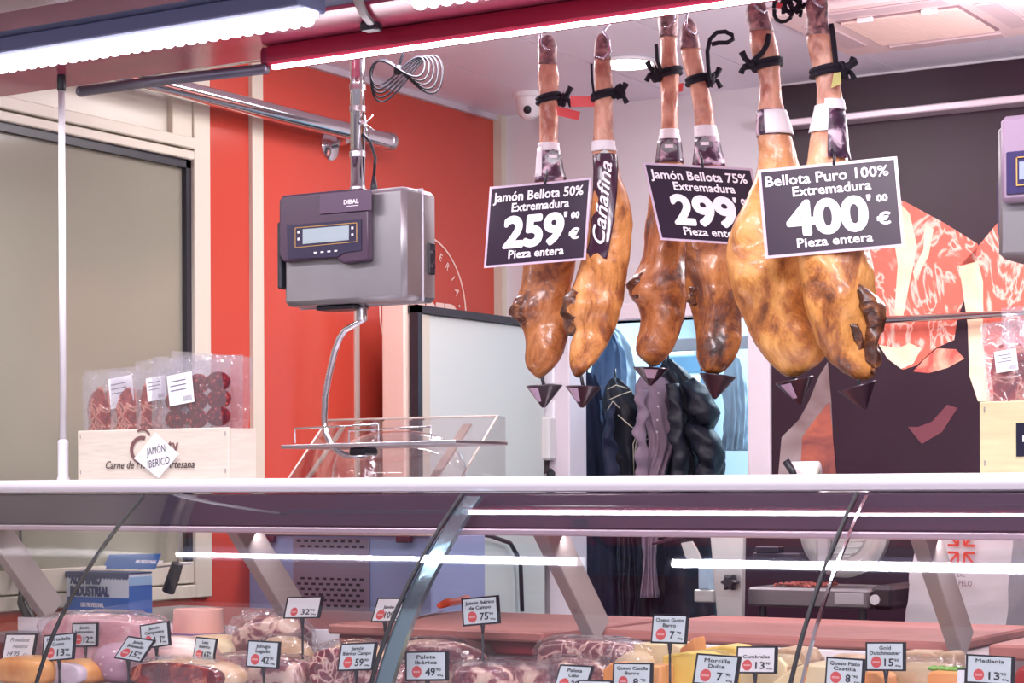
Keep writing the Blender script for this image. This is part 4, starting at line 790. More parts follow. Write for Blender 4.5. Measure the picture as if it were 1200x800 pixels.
# drip cups
cupm = pm('cup_dark', L(44, 20, 36), .3, coat=.3)
cups = [((617, 452), (659, 451), (637, 478), 5, 1, 'first'), ((663, 452), (705, 453), (682, 478), 5, 1, 'second'), ((742, 430), (783, 432), (762, 452), 8, 0, 'third'), ((820, 437), (862, 442), (837, 468), 3, 0, 'fourth'), ((909, 449), (953, 440), (938, 474), 4, -1, 'fifth'), ((983, 458), (1026, 445), (1014, 480), 3, -1, 'sixth')]
for i, (a, b_, c_, *_x, nm) in enumerate(cups):
    d = HAM[i][4]-.01; A = P(*a, d=d); B = P(*b_, d=d); T = P(*c_, d=d); O = (A+B)/2; rad = (B-A).length/2; ax = (T-O)
    t = thing('drip_cup', 'dark triangular drip cup under the %s ham from the left' % nm, 'drip cup', T, 'drip cups under the hams')
    ex = (B-A).normalized(); n = 24; m = MB()
    rg = lambda f_, o_: [O+ax*o_+ex*(rad*f_*math.cos(2*math.pi*k/n))+F*(rad*f_*math.sin(2*math.pi*k/n)) for k in range(n)]
    m.loft([rg(1.0, 0), rg(1.02, .04), rg(.98, .06), rg(.10, .98)]); m.build('cone', cupm, t, 'auto')
    q = at_v(HAM[i][1], HAM[i][1][-1][0]-4); pin = P((q[1]+q[2])/2 if i in (0, 1, 2, 3) else (925 if i == 4 else 1008), q[0], d=d+.01)
    MB().tube([O+ax*.1, (O+pin)/2, pin], .0045, 8).build('pin', BLACK, t, True)
    m = MB(); k0 = [18, 19, 20, 21]
    if i in (0, 1, 2, 4):
        f1 = O-F*rad*.80; pp = [A.lerp(T, .08), A.lerp(T, .08).lerp(B, .18), A.lerp(T, .75).lerp(B, .08), A.lerp(T, .70)]
        def on(x, yv):  # point on the cone front, x across -1..1, yv 0..1 down
            f_ = 1-.9*yv; return O+ax*(yv)+ex*(rad*f_*x)-F*(rad*f_*math.sqrt(max(0, 1-x*x))+.004)
        vs = []; nn = 6
        for yy in range(nn):
            for xx in range(nn): vs.append(on(-.95+.55*xx/(nn-1) if i != 2 else -.5+.9*xx/(nn-1), .12+.6*yy/(nn-1)*(1 if i != 2 else .8)))
        m.add(vs, [(y_*nn+x_, y_*nn+x_+1, (y_+1)*nn+x_+1, (y_+1)*nn+x_) for y_ in range(nn-1) for x_ in range(nn-1)]); o = m.build('cup_label', pm('cup_label', L(176, 150, 172), .4), t)
# ================================================================== PRICE SIGNS OVER THE HAMS
signm = pm('sign_purple', L(42, 22, 46), .3, spec=.3); bord = pm('laminate', L(206, 186, 206), .15, spec=.6)
def sign(TL, TR, BL, d, az, bz, lines, label, group='price signs on the hams'):
    k = d/FPX; a = P(*TL, d=d); b = P(*TR, d=d+az*k); c = P(*BL, d=d+bz*k); ex = b-a; ey = a-c; W = ex.length; Hh = ey.length
    n = ex.cross(ey).normalized()
    if n.dot(F) > 0: n = -n
    e1 = ex/W; e2 = ey/Hh; Q = lambda x, y, o=0: c+e1*x+e2*y+n*o
    t = thing('price_sign', label, 'price sign', c+ex/2, group)
    MB().prism([Q(0, 0), Q(W, 0), Q(W, Hh), Q(0, Hh)], n*-.002).build('laminate_edge', bord, t)
    g_ = .022*W; MB().prism([Q(g_, g_, .0002), Q(W-g_, g_, .0002), Q(W-g_, Hh-g_, .0002), Q(g_, Hh-g_, .0002)], n*.0008).build('board', signm, t)
    m = MB()
    for (s_, cx, y, h, wd, bold) in lines: write(m, s_, Q(0, 0, .0018), e1, e2, cx*W, y*Hh, h*Hh, wd*W, bold)
    m.build('lettering', WHITEINK, t)
    kk = MB(); kk.tube([Q(W*.55, Hh*.97, .003), Q(W*.56, Hh*1.08, .0), Q(W*.54, Hh*1.16, -.015)], .003, 6); kk.build('clip', BLACK, t, True)
    return t
def plines(h1, price): return [(h1, .49, .80, .115, .88, .03), ('Extremadura', .52, .665, .105, .56, .03), (price, .47, .235, .36, .56, .06), ("'", .775, .44, .16, .025, .03), ('00', .87, .52, .075, .075, .07), ('€', .87, .27, .12, .09, .06), ('Pieza entera', .51, .09, .10, .54, .03)]
sign((574, 219), (693, 208), (567, 314), HAM[0][4]-.13, -30, -8, plines('Jamón Bellota 50%', '259'), 'dark purple price sign reading 259 euro on the first two hams')
sign((753, 190), (881, 197), (774, 281), HAM[2][4]-.20, -25, 6, plines('Jamón Bellota 75%', '299'), 'dark purple tilted price sign reading 299 euro on the middle two hams')
sign((888, 199), (1051, 183), (897, 303), HAM[4][4]-.20, -40, -4, plines('Bellota Puro 100%', '400'), 'largest purple price sign reading 400 euro on the two rightmost hams')
# ================================================================== GARMENTS IN THE DOORWAY
def drape(rows, y, label, mat, name='jacket', folds=7, thick=.5, cat='jacket', amp=.10, n=48, seed=0, extra=None, group='clothes hanging in the doorway'):
    r0 = interp(rows, 40); d = dep((rows[1][1]+rows[1][2])/2, y); s = d/FPX; rg = []
    for i, (v, a, b_) in enumerate(r0):
        c = P((a+b_)/2, v, d=d); hw = (b_-a)/2*s; f_ = i/39
        ring = []
        for k in range(n):
            an = 2*math.pi*k/n; rd = 1+amp*(.3+f_)*math.sin(folds*an+seed+1.2*math.sin(v*.02+seed))+.16*noise.noise(Vector((math.cos(an)*2, math.sin(an)*2, v*.03+seed)))+.09*noise.noise(Vector((math.cos(an)*4, math.sin(an)*4, v*.09+seed)))
            ring.append(c+R*hw*math.cos(an)*rd+F*(min(hw*thick, .10)*math.sin(an)*rd+.012*math.sin(folds*2.3*math.cos(an)+seed+1.5*noise.noise(Vector((math.cos(an), v*.03, seed))))*(.3+f_)+.014*noise.noise(Vector((math.cos(an)*3, v*.07, seed)))))
        rg.append(ring)
    def sh_(r, f_, o_):
        c = sum(r, Vector())/len(r); return [c+(p-c)*f_+UP*o_ for p in r]
    rg = [sh_(rg[0], .2, .012), sh_(rg[0], .7, .008)]+rg
    m = MB(); m.loft(rg); b0 = P((rows[0][1]+rows[0][2])/2, rows[0][0], d=d)
    t = thing(name, label, cat, P((rows[-1][1]+rows[-1][2])/2, rows[-1][0], d=d), group); m.build('cloth', mat, t, True)
    MB().tube([b0-UP*.01, b0+UP*.02, b0+UP*.045+F*.015, b0+UP*.03+F*.03], .004, 6).build('hanging_loop', BLACK, t, True)
    return t, d
navy = pm('navy_cloth', L(24, 28, 58), .7, bump=.5, bscale=40, var=.25, vscale=6); blk = pm('black_cloth', L(16, 16, 34), .55, bump=.5, bscale=30, var=.25, vscale=8)
mauve = pm('mauve_cloth', L(138, 116, 134), .75, bump=.4, bscale=60, var=.08); wht = pm('white_cloth', L(200, 218, 232), .7, bump=.4, bscale=30)
MB().box(DX0-.05, DX1+.2, 7.12, 7.16, 1.88, 1.93, .004).build('coat_rail', WHITEP); o = bpy.data.objects['coat_rail']; tag(o, 'pale coat rail across the cold room behind the hanging jackets', 'rail')
drape([(440, 676, 700), (470, 674, 712), (520, 673, 724), (580, 672, 735), (640, 672, 740), (735, 672, 742)], 6.95, 'long dark navy coat at the left end of the doorway', navy, 'coat', 6, .5, 'coat', .10, seed=1)
drape([(395, 712, 722), (410, 700, 730), (440, 692, 734), (480, 690, 736), (540, 696, 734)], 7.0, 'grey blue cloth showing above the dark bag in the doorway', pm('greyblue_cloth', L(96, 120, 156), .7, bump=.5, bscale=30), 'overall', 5, .5, 'garment', .12, seed=3)
t, d = drape([(446, 714, 728), (456, 708, 740), (475, 708, 752), (500, 712, 758), (530, 716, 757), (580, 722, 752), (640, 724, 750), (735, 726, 750)], 6.84, 'dark navy quilted jacket tied with pale drawstring', blk, 'jacket', 3, .55, 'jacket', .05, seed=5)
m = MB()
for pts in (((712, 456), (722, 451), (735, 455)), ((714, 468), (728, 462), (740, 458)), ((724, 486), (740, 500), (748, 504), (756, 492)), ((748, 504), (742, 520), (743, 556)), ((748, 503), (752, 516), (760, 514)), ((748, 504), (744, 530), (748, 545)), ((712, 480), (718, 470), (726, 478))): m.tube([P(u, v, d=d-.11) for u, v in pts], .0022, 6)
m.build('drawstring', pm('cord_cream', L(200, 190, 170), .6), t, True)
t, d = drape([(438, 752, 772), (450, 744, 784), (475, 746, 785), (500, 756, 788), (518, 760, 792), (560, 752, 778), (620, 752, 772), (660, 754, 768), (700, 750, 772)], 6.80, 'mauve grey buttoned shirt hanging in the middle of the doorway', mauve, 'shirt', 5, .5, 'shirt', .12, seed=2)
for v in (460, 476, 492, 506): MB().disc(P(772-.04*(v-450), v, d=d-.085), -F, .004, .002, 8).build('button', GREYMET, t)
drape([(424, 776, 790), (436, 772, 806), (455, 774, 826), (475, 778, 840), (492, 778, 842), (504, 782, 836), (520, 786, 845), (545, 784, 848), (575, 782, 848), (620, 780, 848), (735, 776, 846)], 6.88, 'bulky black hooded jacket right of the mauve shirt', blk, 'jacket', 3, .7, 'jacket', .06, seed=7)
drape([(480, 745, 790), (520, 735, 800), (600, 730, 805), (735, 728, 806)], 7.02, 'very dark long coat behind the mauve shirt and hooded jacket', blk, 'coat', 7, .4, 'coat', .12, seed=11)
drape([(420, 852, 868), (450, 848, 874), (490, 850, 876), (528, 846, 874)], 7.3, 'white work coat hanging at the right of the doorway', wht, 'coat', 6, .5, 'coat', .12, seed=8)
drape([(380, 706, 716), (400, 696, 736), (440, 700, 744), (470, 706, 746)], 7.3, 'pale translucent plastic garment above the dark bag', wht, 'apron', 6, .4, 'apron', .14, seed=4)
def add_limb(key, pts, rad, name, mat, y):
    o = [q for q in bpy.data.objects if q.get('label', '').startswith(key)][0]; path = []; rr = []
    for (u, v), (u2, v2), ra, rb in zip(pts[:-1], pts[1:], rad[:-1], rad[1:]):
        for k in range(8): path.append(P(u+(u2-u)*k/8, v+(v2-v)*k/8, Y=y)); rr.append(ra+(rb-ra)*k/8)
    m = MB(); m.tube(path, rr, 22, flat=.8); m.v = [p+Vector((noise.noise(p*16), noise.noise(p*16+Vector((4, 0, 0))), 0))*.022+Vector((0, 1, 0))*.008*math.sin(p.z*90+p.x*50) for p in m.v]; m.build(name, mat, o, True)
add_limb('bulky black', ((806, 446), (818, 466), (828, 484), (830, 500)), (.03, .055, .062, .03), 'hood', blk, 6.80)
add_limb('bulky black', ((806, 500), (824, 512), (834, 532), (830, 556), (826, 600)), (.03, .058, .06, .05, .04), 'sleeve', blk, 6.79)
add_limb('bulky black', ((790, 450), (794, 490), (798, 540), (796, 600)), (.03, .036, .034, .03), 'sleeve', blk, 6.76)
add_limb('mauve grey', ((754, 456), (750, 490), (750, 520), (754, 548), (756, 580)), (.022, .028, .026, .024, .02), 'sleeve', mauve, 6.73)
add_limb('dark navy quilted', ((718, 470), (714, 500), (716, 540), (720, 600)), (.02, .03, .03, .026), 'sleeve', navy, 6.76)
# ================================================================== THINGS BEHIND THE GLASS
# aluminium foil box
xa = P(77, 690, Y=4.2).x; xb = P(151, 690, Y=4.2).x; yb_ = P(178, 690, X=xb).y; zt_ = P(120, 672, Y=4.2).z; t = thing('foil_box', 'blue and white cardboard box of industrial aluminium foil on the worktop', 'box', ((xa+xb)/2, 4.3, 1.006))
blu = pm('box_blue', L(40, 96, 180), .45); blu2 = pm('box_dark_blue', L(30, 50, 110), .45); pale = pm('box_pale', L(208, 216, 232), .45)
MB().box(xa, xb, 4.2, yb_, 1.006, zt_, .002).build('carton', pale, t)
m = MB(); m.box(xa, xb, 4.198, 4.2, 1.006, 1.006+.045); m.box(xb, xb+.001, 4.2, yb_, 1.006, 1.085); m.build('blue_band', blu, t)
m = MB(); n_ = 20; pts = [(xa, 4.197, zt_)]+[(xa+(xb-xa)*k/(2*n_), 4.197, zt_-(.016 if k % 2 else .010)) for k in range(2*n_+1)]+[(xb, 4.197, zt_)]
m.prism(pts, (0, .002, 0)); m.box(xa-.001, xb+.001, 4.198, yb_, zt_, zt_+.004); m.build('lid_edge', blu2, t)
MB().box(xb, xb+.001, 4.2, yb_, 1.086, zt_-.008).build('picture_panel', pm('box_lightblue', L(150, 188, 226), .4), t)
m = MB(); O = Vector((xa+.02, 4.1965, 0)); write(m, 'ALUMINIO', Vector((xa, 4.1965, 1.088)), EX, UP, .022, 0, .026, .112, .07, 0, 'l'); write(m, 'INDUSTRIAL', Vector((xa, 4.1965, 1.055)), EX, UP, .022, 0, .026, .142, .07, 0, 'l'); m.build('lettering', blu2, t)
m = MB(); write(m, 'USO PROFESIONAL', Vector((xa, 4.1965, 1.024)), EX, UP, .06, 0, .012, .085, .02, 0, 'l'); m.build('small_lettering', WHITEINK, t)
mm = P(60, 700, Y=4.2).x; fl = MB(); fl.prism([(xa-.01, 4.36, zt_+.006), (xb-.05, 4.36, zt_+.006), (xb-.06, 4.40, zt_+.050), (xa-.02, 4.40, zt_+.045)], (0, .004, 0)); fl.build('open_flap', pm('flap_blue', L(50, 90, 150), .45), t)
m = MB(); write(m, 'PROFESIONAL 300', Vector((xa+.10, 4.375, zt_+.022)), EX, Vector((0, .6, .8)), 0, 0, .012, .10, .02, 0, 'l'); m.build('flap_lettering', WHITEINK, t)
xs = P(56, 690, Y=4.24).x; o = MB().box(xs, xa-.004, 4.24, 4.42, 1.006, zt_-.004, .002).build('foil_box', pale); tag(o, 'narrow end of a second foil box, left of the aluminium foil box', 'box')
m = MB(); write(m, '30', Vector((xs, 4.238, 1.075)), EX, UP, .006, 0, .055, xa-.012-xs, .03, 0, 'l'); m.build('lettering', blu2, o); MB().box(xs, xa-.004, 4.2385, 4.2395, zt_-.02, zt_-.004).build('blue_band', blu2, o)
# black handled tool hanging on a thin rod
a = P(206, 640, Y=4.5); m = MB(); t = thing('black_handle_tool', 'dark handled tool hanging in front of the frosted window behind the glass', 'tool', P(200, 694, Y=4.5))
MB().tube([P(208, 660, Y=4.5), P(203, 676, Y=4.5), P(197, 693, Y=4.5)], [.017, .019, .019], 12).build('handle', BLACK, t, 'auto')
MB().tube([P(150, 668, Y=4.5), P(206, 662, Y=4.5), P(224, 660, Y=4.5)], .003, 6).build('rod', GREYMET, t, True)
MB().tube([P(208, 661, Y=4.5), P(211, 640, Y=4.5), P(212, 600, Y=4.5), P(212, 575, Y=4.5)], .0025, 6).build('hanging_wire', GREYMET, t, True)
# black cable loop at the left strut
m = MB(); m.tube([P(24, 620+0, Y=4.05), P(26, 680, Y=4.0), P(26, 706, Y=4.0), P(36, 728, Y=4.0), P(52, 742, Y=4.0)], [.004, .006, .014, .018, .012], 8); m.tube([P(26, 700, Y=4.0), P(40, 702, Y=4.0), P(50, 690, Y=4.0)], .003, 6)
tag(m.build('power_cable', BLACK, smooth=True), 'thick black cable hanging by the leftmost strut', 'cable')
# perforated cabinet against the wall
YM = 5.03; ca = P(290, 680, Y=YM).x; cb = P(506, 680, Y=YM).x; t = thing('equipment_cabinet', 'pale blue cabinet with a perforated steel panel behind the counter', 'cabinet', ((ca+cb)/2, 5.4, 0))
zt_ = P(400, 627, Y=YM).z
MB().box(ca, cb, YM, YM+.3, .0, zt_, .004).build('body', pm('cab_blue', L(150, 162, 202), .4), t)
MB().box(ca+.03, cb+.0, YM-.02, YM+.3, zt_, zt_+.02, .003).build('top', pm('cab_top', L(236, 214, 200), .4), t)
pa = P(345, 680, Y=YM).x; pb = P(434, 680, Y=YM).x; MB().box(pa, pb, YM-.008, YM, .75, zt_-.01, .002).build('perforated_panel', pm('perforated_steel', L(150, 136, 156), .4, .4), t)
m = MB()
for nr_, z in enumerate([zt_-.018-k*.0165 for k in range(18)]):
    if nr_ in (2, 3, 4, 5, 6): continue
    for k in range(9):
        x = pa+.024+k*(pb-pa-.05)/8.5+(.5*(pb-pa-.05)/8.5 if nr_ % 2 else 0)
        m.box(x-.0078, x+.0078, YM-.0085, YM-.0078, z-.0036, z+.0036)
m.build('slot', BLACK, t)
for u in (312, 471): c = P(u, 631, Y=YM-.03); MB().box(c.x-.024, c.x+.024, YM-.03, YM-.008, c.z-.012, c.z+.008, .002).build('bracket', pm('dark_bracket', L(80, 36, 56), .4), t)
m = MB()
for k, (u, v, l_) in enumerate(((318, 646, 8), (320, 684, 12), (470, 686, 14))): c = P(u, v, Y=YM); m.box(c.x, c.x+l_*.005, YM-.001, YM, c.z-.001, c.z+.001)
m.build('seam', GREYMET, t)
m = MB(); m.tube([P(548, 622, X=XL+.05), P(575, 628, X=XL+.04), P(598, 636, X=XL+.03), P(606, 650, X=XL+.03), P(610, 662, X=XL+.03), P(612, 716, X=XL+.03)], .008, 8); tag(m.build('power_cable', BLACK, smooth=True), 'black cable running down beside the white door below counter height', 'cable')
# slicer table and slicer
tb = MB(); tb.box(-2.55, .6, 4.72, 5.35, .93, .965, .004); o = tb.build('prep_table', pm('dark_table', L(40, 34, 44), .35, .4)); tag(o, 'dark steel preparation table under the meat slicer', 'table')
for x in (-2.5, -1.0, .5):
    for y in (4.76, 5.3): MB().box(x-.02, x+.02, y-.02, y+.02, 0, .93).build('leg', GREYMET, o)
YS = 4.85; ZT = .966
def SX(u, y=YS): return P(u, 680, Y=y).x
t = thing('meat_slicer', 'steel meat slicer with large round ribbed blade guard', 'slicer', (SX(930), 4.95, ZT)); alu = pm('cast_aluminium', L(206, 206, 204), .3, .45)
z1 = P(940, 689, Y=YS).z; z0_ = P(940, 712, Y=YS).z
MB().box(SX(876), SX(1018), YS, YS+.26, z0_, z1, .006).build('base', pm('slicer_base', L(128, 122, 126), .35, .5), t); MB().box(SX(1018)+.001, SX(1044), YS+.01, YS+.25, z0_, z1+.01, .01).build('base_end', pm('base_dark', L(44, 34, 42), .3), t)
MB().box(SX(978), SX(1012), YS-.002, YS, z0_+.012, z1-.010, .0008).build('rating_plate', pm('plate_pale', L(190, 186, 190), .4), t)
MB().disc((SX(1024), YS+.01, (z0_+z1)/2), (0, -1, 0), .013, .006, 18).build('dial', WHITEP, t, 'auto')
for u in (886, 1004): MB().lathe((SX(u), YS+.04, ZT), [(.012, 0), (.013, .01), (.010, z0_-ZT)], 14).build('foot', BLACK, t)
c = Vector((SX(985, 4.96), 4.98, P(985, 622, Y=4.96).z)); rg_ = .125
MB().lathe(c, [(q*.70, h) for q, h in ((.0, -.02), (.10, -.022), (.105, -.014), (.128, -.012), (.132, -.018), (.150, -.016), (.168, -.008), (.175, 0), (.17, .03), (.1, .05), (0, .05))], 56, (0, 1, 0)).build('blade_guard', alu, t, 'auto')
m = MB()
for k in range(7):
    z = -.058+k*.0165; hw = math.sqrt(max(.0003, .07**2-z*z)); m.box(c.x-hw, c.x+hw, c.y-.032, c.y-.018, c.z+z-.003, c.z+z+.003, .002)
m.build('guard_rib', alu, t); MB().box(c.x-.055, c.x-.02, c.y-.05, c.y-.034, c.z-.10, c.z+.08, .004).build('guard_arm', STEEL, t)
cz_ = P(855, 700, Y=4.78).z; xk0, xk1 = SX(838, 4.80), SX(873, 4.80)
MB().prism([(xk0-.01, 4.79, 1.23), (xk1+.0, 4.79, 1.23), (xk1-.005, 4.79, .99), (xk0+.012, 4.79, .975)], (0, .02, 0)).build('carriage_plate', alu, t, bev=.003)
kn = P(855, 682, Y=4.77); m = MB(); n = 6; ring = lambda o_, f_: [Vector((kn.x+f_*(.019+.004*math.cos(3*2*math.pi*k/36*2))*math.cos(2*math.pi*k/36), 4.79-o_, kn.z+f_*(.019+.004*math.cos(3*2*math.pi*k/36*2))*math.sin(2*math.pi*k/36))) for k in range(36)]
m.loft([ring(0, .8), ring(.008, 1), ring(.026, 1), ring(.032, .7)]); m.build('knob', BLACK, t, 'auto')
MB().box(SX(817), SX(840), YS-.02, YS+.10, P(820, 705, Y=YS).z, P(820, 690, Y=YS).z, .003).build('side_bracket', alu, t); MB().box(SX(822), SX(834), YS-.02, YS+.05, P(820, 690, Y=YS).z, P(820, 655, Y=YS).z, .003).build('side_post', pm('pale_blue_plastic', L(170, 196, 216), .4), t)
MB().tube([P(765, 637, Y=4.8), P(800, 628, Y=4.8), P(846, 617, Y=4.8)], .007, 8, flat=.6).build('handle_rod', pm('rod_dark', L(90, 60, 80), .3, .5), t, True)
MB().prism([P(u, v, Y=4.84) for u, v in ((798, 636), (810, 634), (816, 644), (822, 658), (812, 662), (803, 652))], (0, .01, 0)).build('chute', alu, t)
for (u0_, v0_, u1_, v1_) in ((885, 640, 912, 648), (882, 648, 938, 656)): a = P(u0_, v1_, Y=4.93); b_ = P(u1_, v0_, Y=4.93); MB().box(a.x, b_.x, 4.93, 4.97, a.z, b_.z, .003).build('motor_cover', pm('dark_metal', L(70, 60, 72), .3, .6), t)
m = MB(); rnd = random.Random(3)
for k in range(150): x = rnd.uniform(SX(903), SX(958)); y = rnd.uniform(YS+.02, YS+.15); m.blob((x, y, z1+rnd.uniform(.003, .010)), (.005, .004, .003), nu=6, nv=4)
o = m.build('meat_scraps', pm('scrap_red', L(176, 90, 80), .5, var=.4, vscale=60)); o['kind'] = 'stuff'; tag(o, 'crumbs of red meat scattered on the slicer base', 'meat scraps')
c = P(835, 719, Y=4.78); o = MB().blob((c.x, 4.78, .966+.02), (.012, .012, .02), nu=12, nv=8, floor=.9665).build('cap', wht, smooth=True); tag(o, 'tiny pale cap standing under the slicer handle', 'cap')
# paper bag
YP = 4.78; t = thing('paper_bag', 'crumpled white paper bag with a red arrow cross, behind the right strut', 'bag', (P(1120, 720, Y=YP).x, YP+.06, ZT))
bagm = pm('bag_paper', L(228, 222, 226), .6, bump=.9, bscale=9, var=.04)
bx0, bx1 = P(1062, 700, Y=YP+.14).x, P(1176, 700, Y=YP).x; tx0, tx1 = P(1080, 620, Y=YP+.12).x, P(1190, 620, Y=YP).x; bt = 1.26
BK = .36
m = MB(); rings = []
for i in range(25):
    f_ = i/24; xa_ = bx0+(tx0-bx0)*f_; xb_ = bx1+(tx1-bx1)*f_; z = ZT+(bt-ZT)*f_; pts = []
    for (x_0, y_0), (x_1, y_1) in (((xa_, YP), (xb_, YP)), ((xb_, YP), (xb_+.03, YP+.14-.05*f_)), ((xb_+.03, YP+.14-.05*f_), (xa_+.03, YP+.14-.05*f_)), ((xa_+.03, YP+.14-.05*f_), (xa_, YP))):
        for k in range(12):
            g_ = k/12; p = Vector((x_0+(x_1-x_0)*g_, y_0+(y_1-y_0)*g_, z)); nz = noise.noise(p*18)*.010+noise.noise(p*40)*.004; pts.append(p+Vector((nz*.5, min(nz, .004)-.002+(bx1-p.x)*BK, .0)))
    rings.append(pts)
m.loft(rings); m.build('paper', bagm, t, 'auto')
m = MB(); oc = P(1128, 643, Y=YP+.04); oc.y = YP-.012; u_ = .0175
def bar(mm_, A, B, w_=.0032):
    dd = (B-A).normalized(); pp = dd.cross(Vector((0, 1, 0)))*w_; mm_.prism([A-pp, B-pp, B+pp, A+pp], (0, .0006, 0))
for sx_ in (-1, 1):
    for sz_ in (-1, 1):
        tip = oc+Vector((sx_*.009, 0, sz_*.009)); bar(m, tip+Vector((sx_*.003, 0, sz_*.003)), oc+Vector((sx_*.036, 0, sz_*.036))); bar(m, tip, tip+Vector((sx_*.030, 0, 0)), .0030); bar(m, tip, tip+Vector((0, 0, sz_*.030)), .0030)
m.v = [p+Vector((0, (bx1-p.x)*BK, 0)) for p in m.v]
m.build('emblem', pm('bag_red', L(226, 74, 56), .6), t); m = MB(); c = P(1128, 686, Y=YP+.04); c.y = YP-.012; write(m, 'CAPELO', c, EX, UP, 0, 0, .014, .062, -.01); write(m, 'DE', c+UP*.022, EX, UP, 0, 0, .010, .022, -.01); m.v = [p+Vector((0, (bx1-p.x)*BK, 0)) for p in m.v]; m.build('lettering', pm('bag_ink', L(130, 90, 100), .6), t)
# ================================================================== PRODUCTS IN THE CASE
pinkham = ramp_mat('boiled_ham', [(.3, (216, 140, 156)), (.5, (238, 176, 186)), (.7, (250, 214, 218))], 14, 4, .35, 1, .4, .4)
mort = ramp_mat('mortadella', [(.0, (236, 210, 214)), (.10, (214, 176, 190)), (.16, (176, 134, 152)), (.8, (184, 142, 160))], 34, 2, .4, .3, .1, .3, 'cell')
cutgrey = ramp_mat('cooked_cut', [(.4, (196, 176, 190)), (.6, (214, 196, 208))], 10, 4, .3, .5, .1, .4)
rind = ramp_mat('orange_rind', [(.35, (206, 128, 62)), (.65, (236, 178, 110))], 8, 4, .4, .6, .3, .3)
dark = ramp_mat('dark_cured', [(.3, (70, 8, 22)), (.52, (112, 20, 32)), (.60, (150, 40, 36)), (.68, (206, 120, 90)), (.74, (120, 24, 34))], 16, 7, .18, 1.6, 1, .7)
fatm = ramp_mat('yellow_fat', [(.35, (214, 164, 110)), (.6, (240, 212, 176))], 16, 5, .35, .6, .4, .4)
marb = ramp_mat('marbled_meat', [(.0, (232, 206, 192)), (.04, (206, 156, 146)), (.10, (130, 48, 64)), (.5, (84, 20, 38))], 24, 5, .3, .7, .4, .5, 'vor')
marb2 = ramp_mat('fatty_meat', [(.38, (96, 26, 44)), (.48, (140, 62, 74)), (.54, (226, 190, 172)), (.72, (240, 220, 196))], 16, 5, .3, 1, .5, .5)
chy = ramp_mat('yellow_cheese', [(.35, (232, 196, 92)), (.65, (246, 220, 130))], 6, 3, .4, .4, .1, .3)
chc = ramp_mat('cream_cheese', [(.35, (232, 206, 158)), (.65, (246, 228, 190))], 7, 3, .4, .4, .15, .3)
cho = ramp_mat('orange_cheese', [(.35, (236, 150, 84)), (.65, (246, 180, 120))], 7, 3, .4, .4, .1, .3)
rindb = ramp_mat('beige_rind', [(.3, (176, 138, 112)), (.7, (222, 194, 164))], 24, 5, .5, .5, .5, .1)
def prod(u0, u1, vtop, y, depth, name, label, cat, mat, e=.8, amp=.05, fr=9, rot=0, wrap=True, group=None, z0=None, cutmat=None, grow=1.05, seed=None, bottom=None):
    a = P(u0, vtop, Y=y); b_ = P(u1, vtop, Y=y); z0 = ZD+.001 if z0 is None else z0; W = b_.x-a.x; Hh = a.z-z0; c = Vector(((a.x+b_.x)/2, y+depth*.3, z0+Hh/2))
    t = thing(name, label, cat, (c.x, c.y, z0), group); seed = seed if seed is not None else u0
    MB().blob(c, (W/2, depth/2, Hh/2), rot, e, amp*min(W, Hh), fr, seed, floor=z0+.001).build('body', mat, t, True)
    if cutmat:
        m = MB(); n = 28; yy = c.y-depth/2*.80
        m.loft([[Vector((c.x+W*.43*s_*math.copysign(abs(math.cos(q))**e, math.cos(q)), yy-o_, max(z0+.003, c.z+Hh*.43*s_*math.copysign(abs(math.sin(q))**e, math.sin(q))))) for q in [2*math.pi*k/n for k in range(n)]] for s_, o_ in ((1, -.03), (1, depth*.085), (.9, depth*.10), (.3, depth*.105))]); m.build('cut_face', cutmat, t, True)
    if wrap:
        m = MB(); m.blob(c+UP*.003, (W/2*grow+.003, depth/2*grow+.004, Hh/2*grow+.003), rot, e*.9, .10*min(W, Hh), 26, seed+3, nu=64, nv=36, floor=z0+.0005); m.build('wrapper', film2, t, False, 'clear plastic wrapping')
    return t
prod(45, 176, 718, 3.78, .16, 'boiled_ham', 'large pink boiled ham in crinkled clear plastic below the foil box', 'ham', pinkham, .6, .03, grow=1.04)
prod(-6, 56, 768, 3.50, .13, 'provolone_cheese', 'orange rind cheese under the handwritten card at the left edge', 'cheese', rind, .55, .01, wrap=False)
prod(52, 108, 772, 3.56, .16, 'cooked_ham', 'grey pink cooked ham with tan rind under the second card from the left', 'ham', rind, .75, .01, cutmat=cutgrey, wrap=False)
prod(104, 158, 752, 3.62, .16, 'mortadella', 'mottled purple pink mortadella end between two price cards', 'sausage', mort, .85, .01, wrap=False)
prod(150, 236, 744, 3.70, .15, 'cooked_ham', 'pale pink and cream cooked ham behind the dark cured piece', 'ham', ramp_mat('pale_ham', [(.35, (226, 176, 182)), (.55, (246, 216, 206)), (.7, (250, 236, 216))], 6, 3, .4, .5, .2, .3), .8, .02, wrap=False)
bt_ = prod(186, 278, 742, 3.84, .15, 'turkey_roll', 'beige roll carrying the small pink cylinder', 'cold cut', chc, .7, .01, wrap=False)
a = P(202, 713, Y=3.88); b_ = P(248, 713, Y=3.88); zq = P(225, 744, Y=3.88).z; cxx = (a.x+b_.x)/2; rq = (b_.x-a.x)/2
t = thing('pink_sausage', 'short pink cylinder of cold meat standing on the beige roll', 'cold cut', (cxx, 3.905, zq))
MB().lathe((cxx, 3.905, zq), [(0, 0), (rq, 0), (rq*1.01, .004), (rq*.985, a.z-zq-.004), (rq*.97, a.z-zq), (0, a.z-zq)], 40).build('body', pm('pale_pink_meat', L(240, 182, 172), .45, bump=.1, bscale=60), t, 'auto')
MB().lathe((cxx, 3.905, zq), [(rq*1.015, 0), (rq*1.02, .003), (rq*1.015, .006)], 40).build('casing', pm('casing', L(130, 100, 160), .3), t)
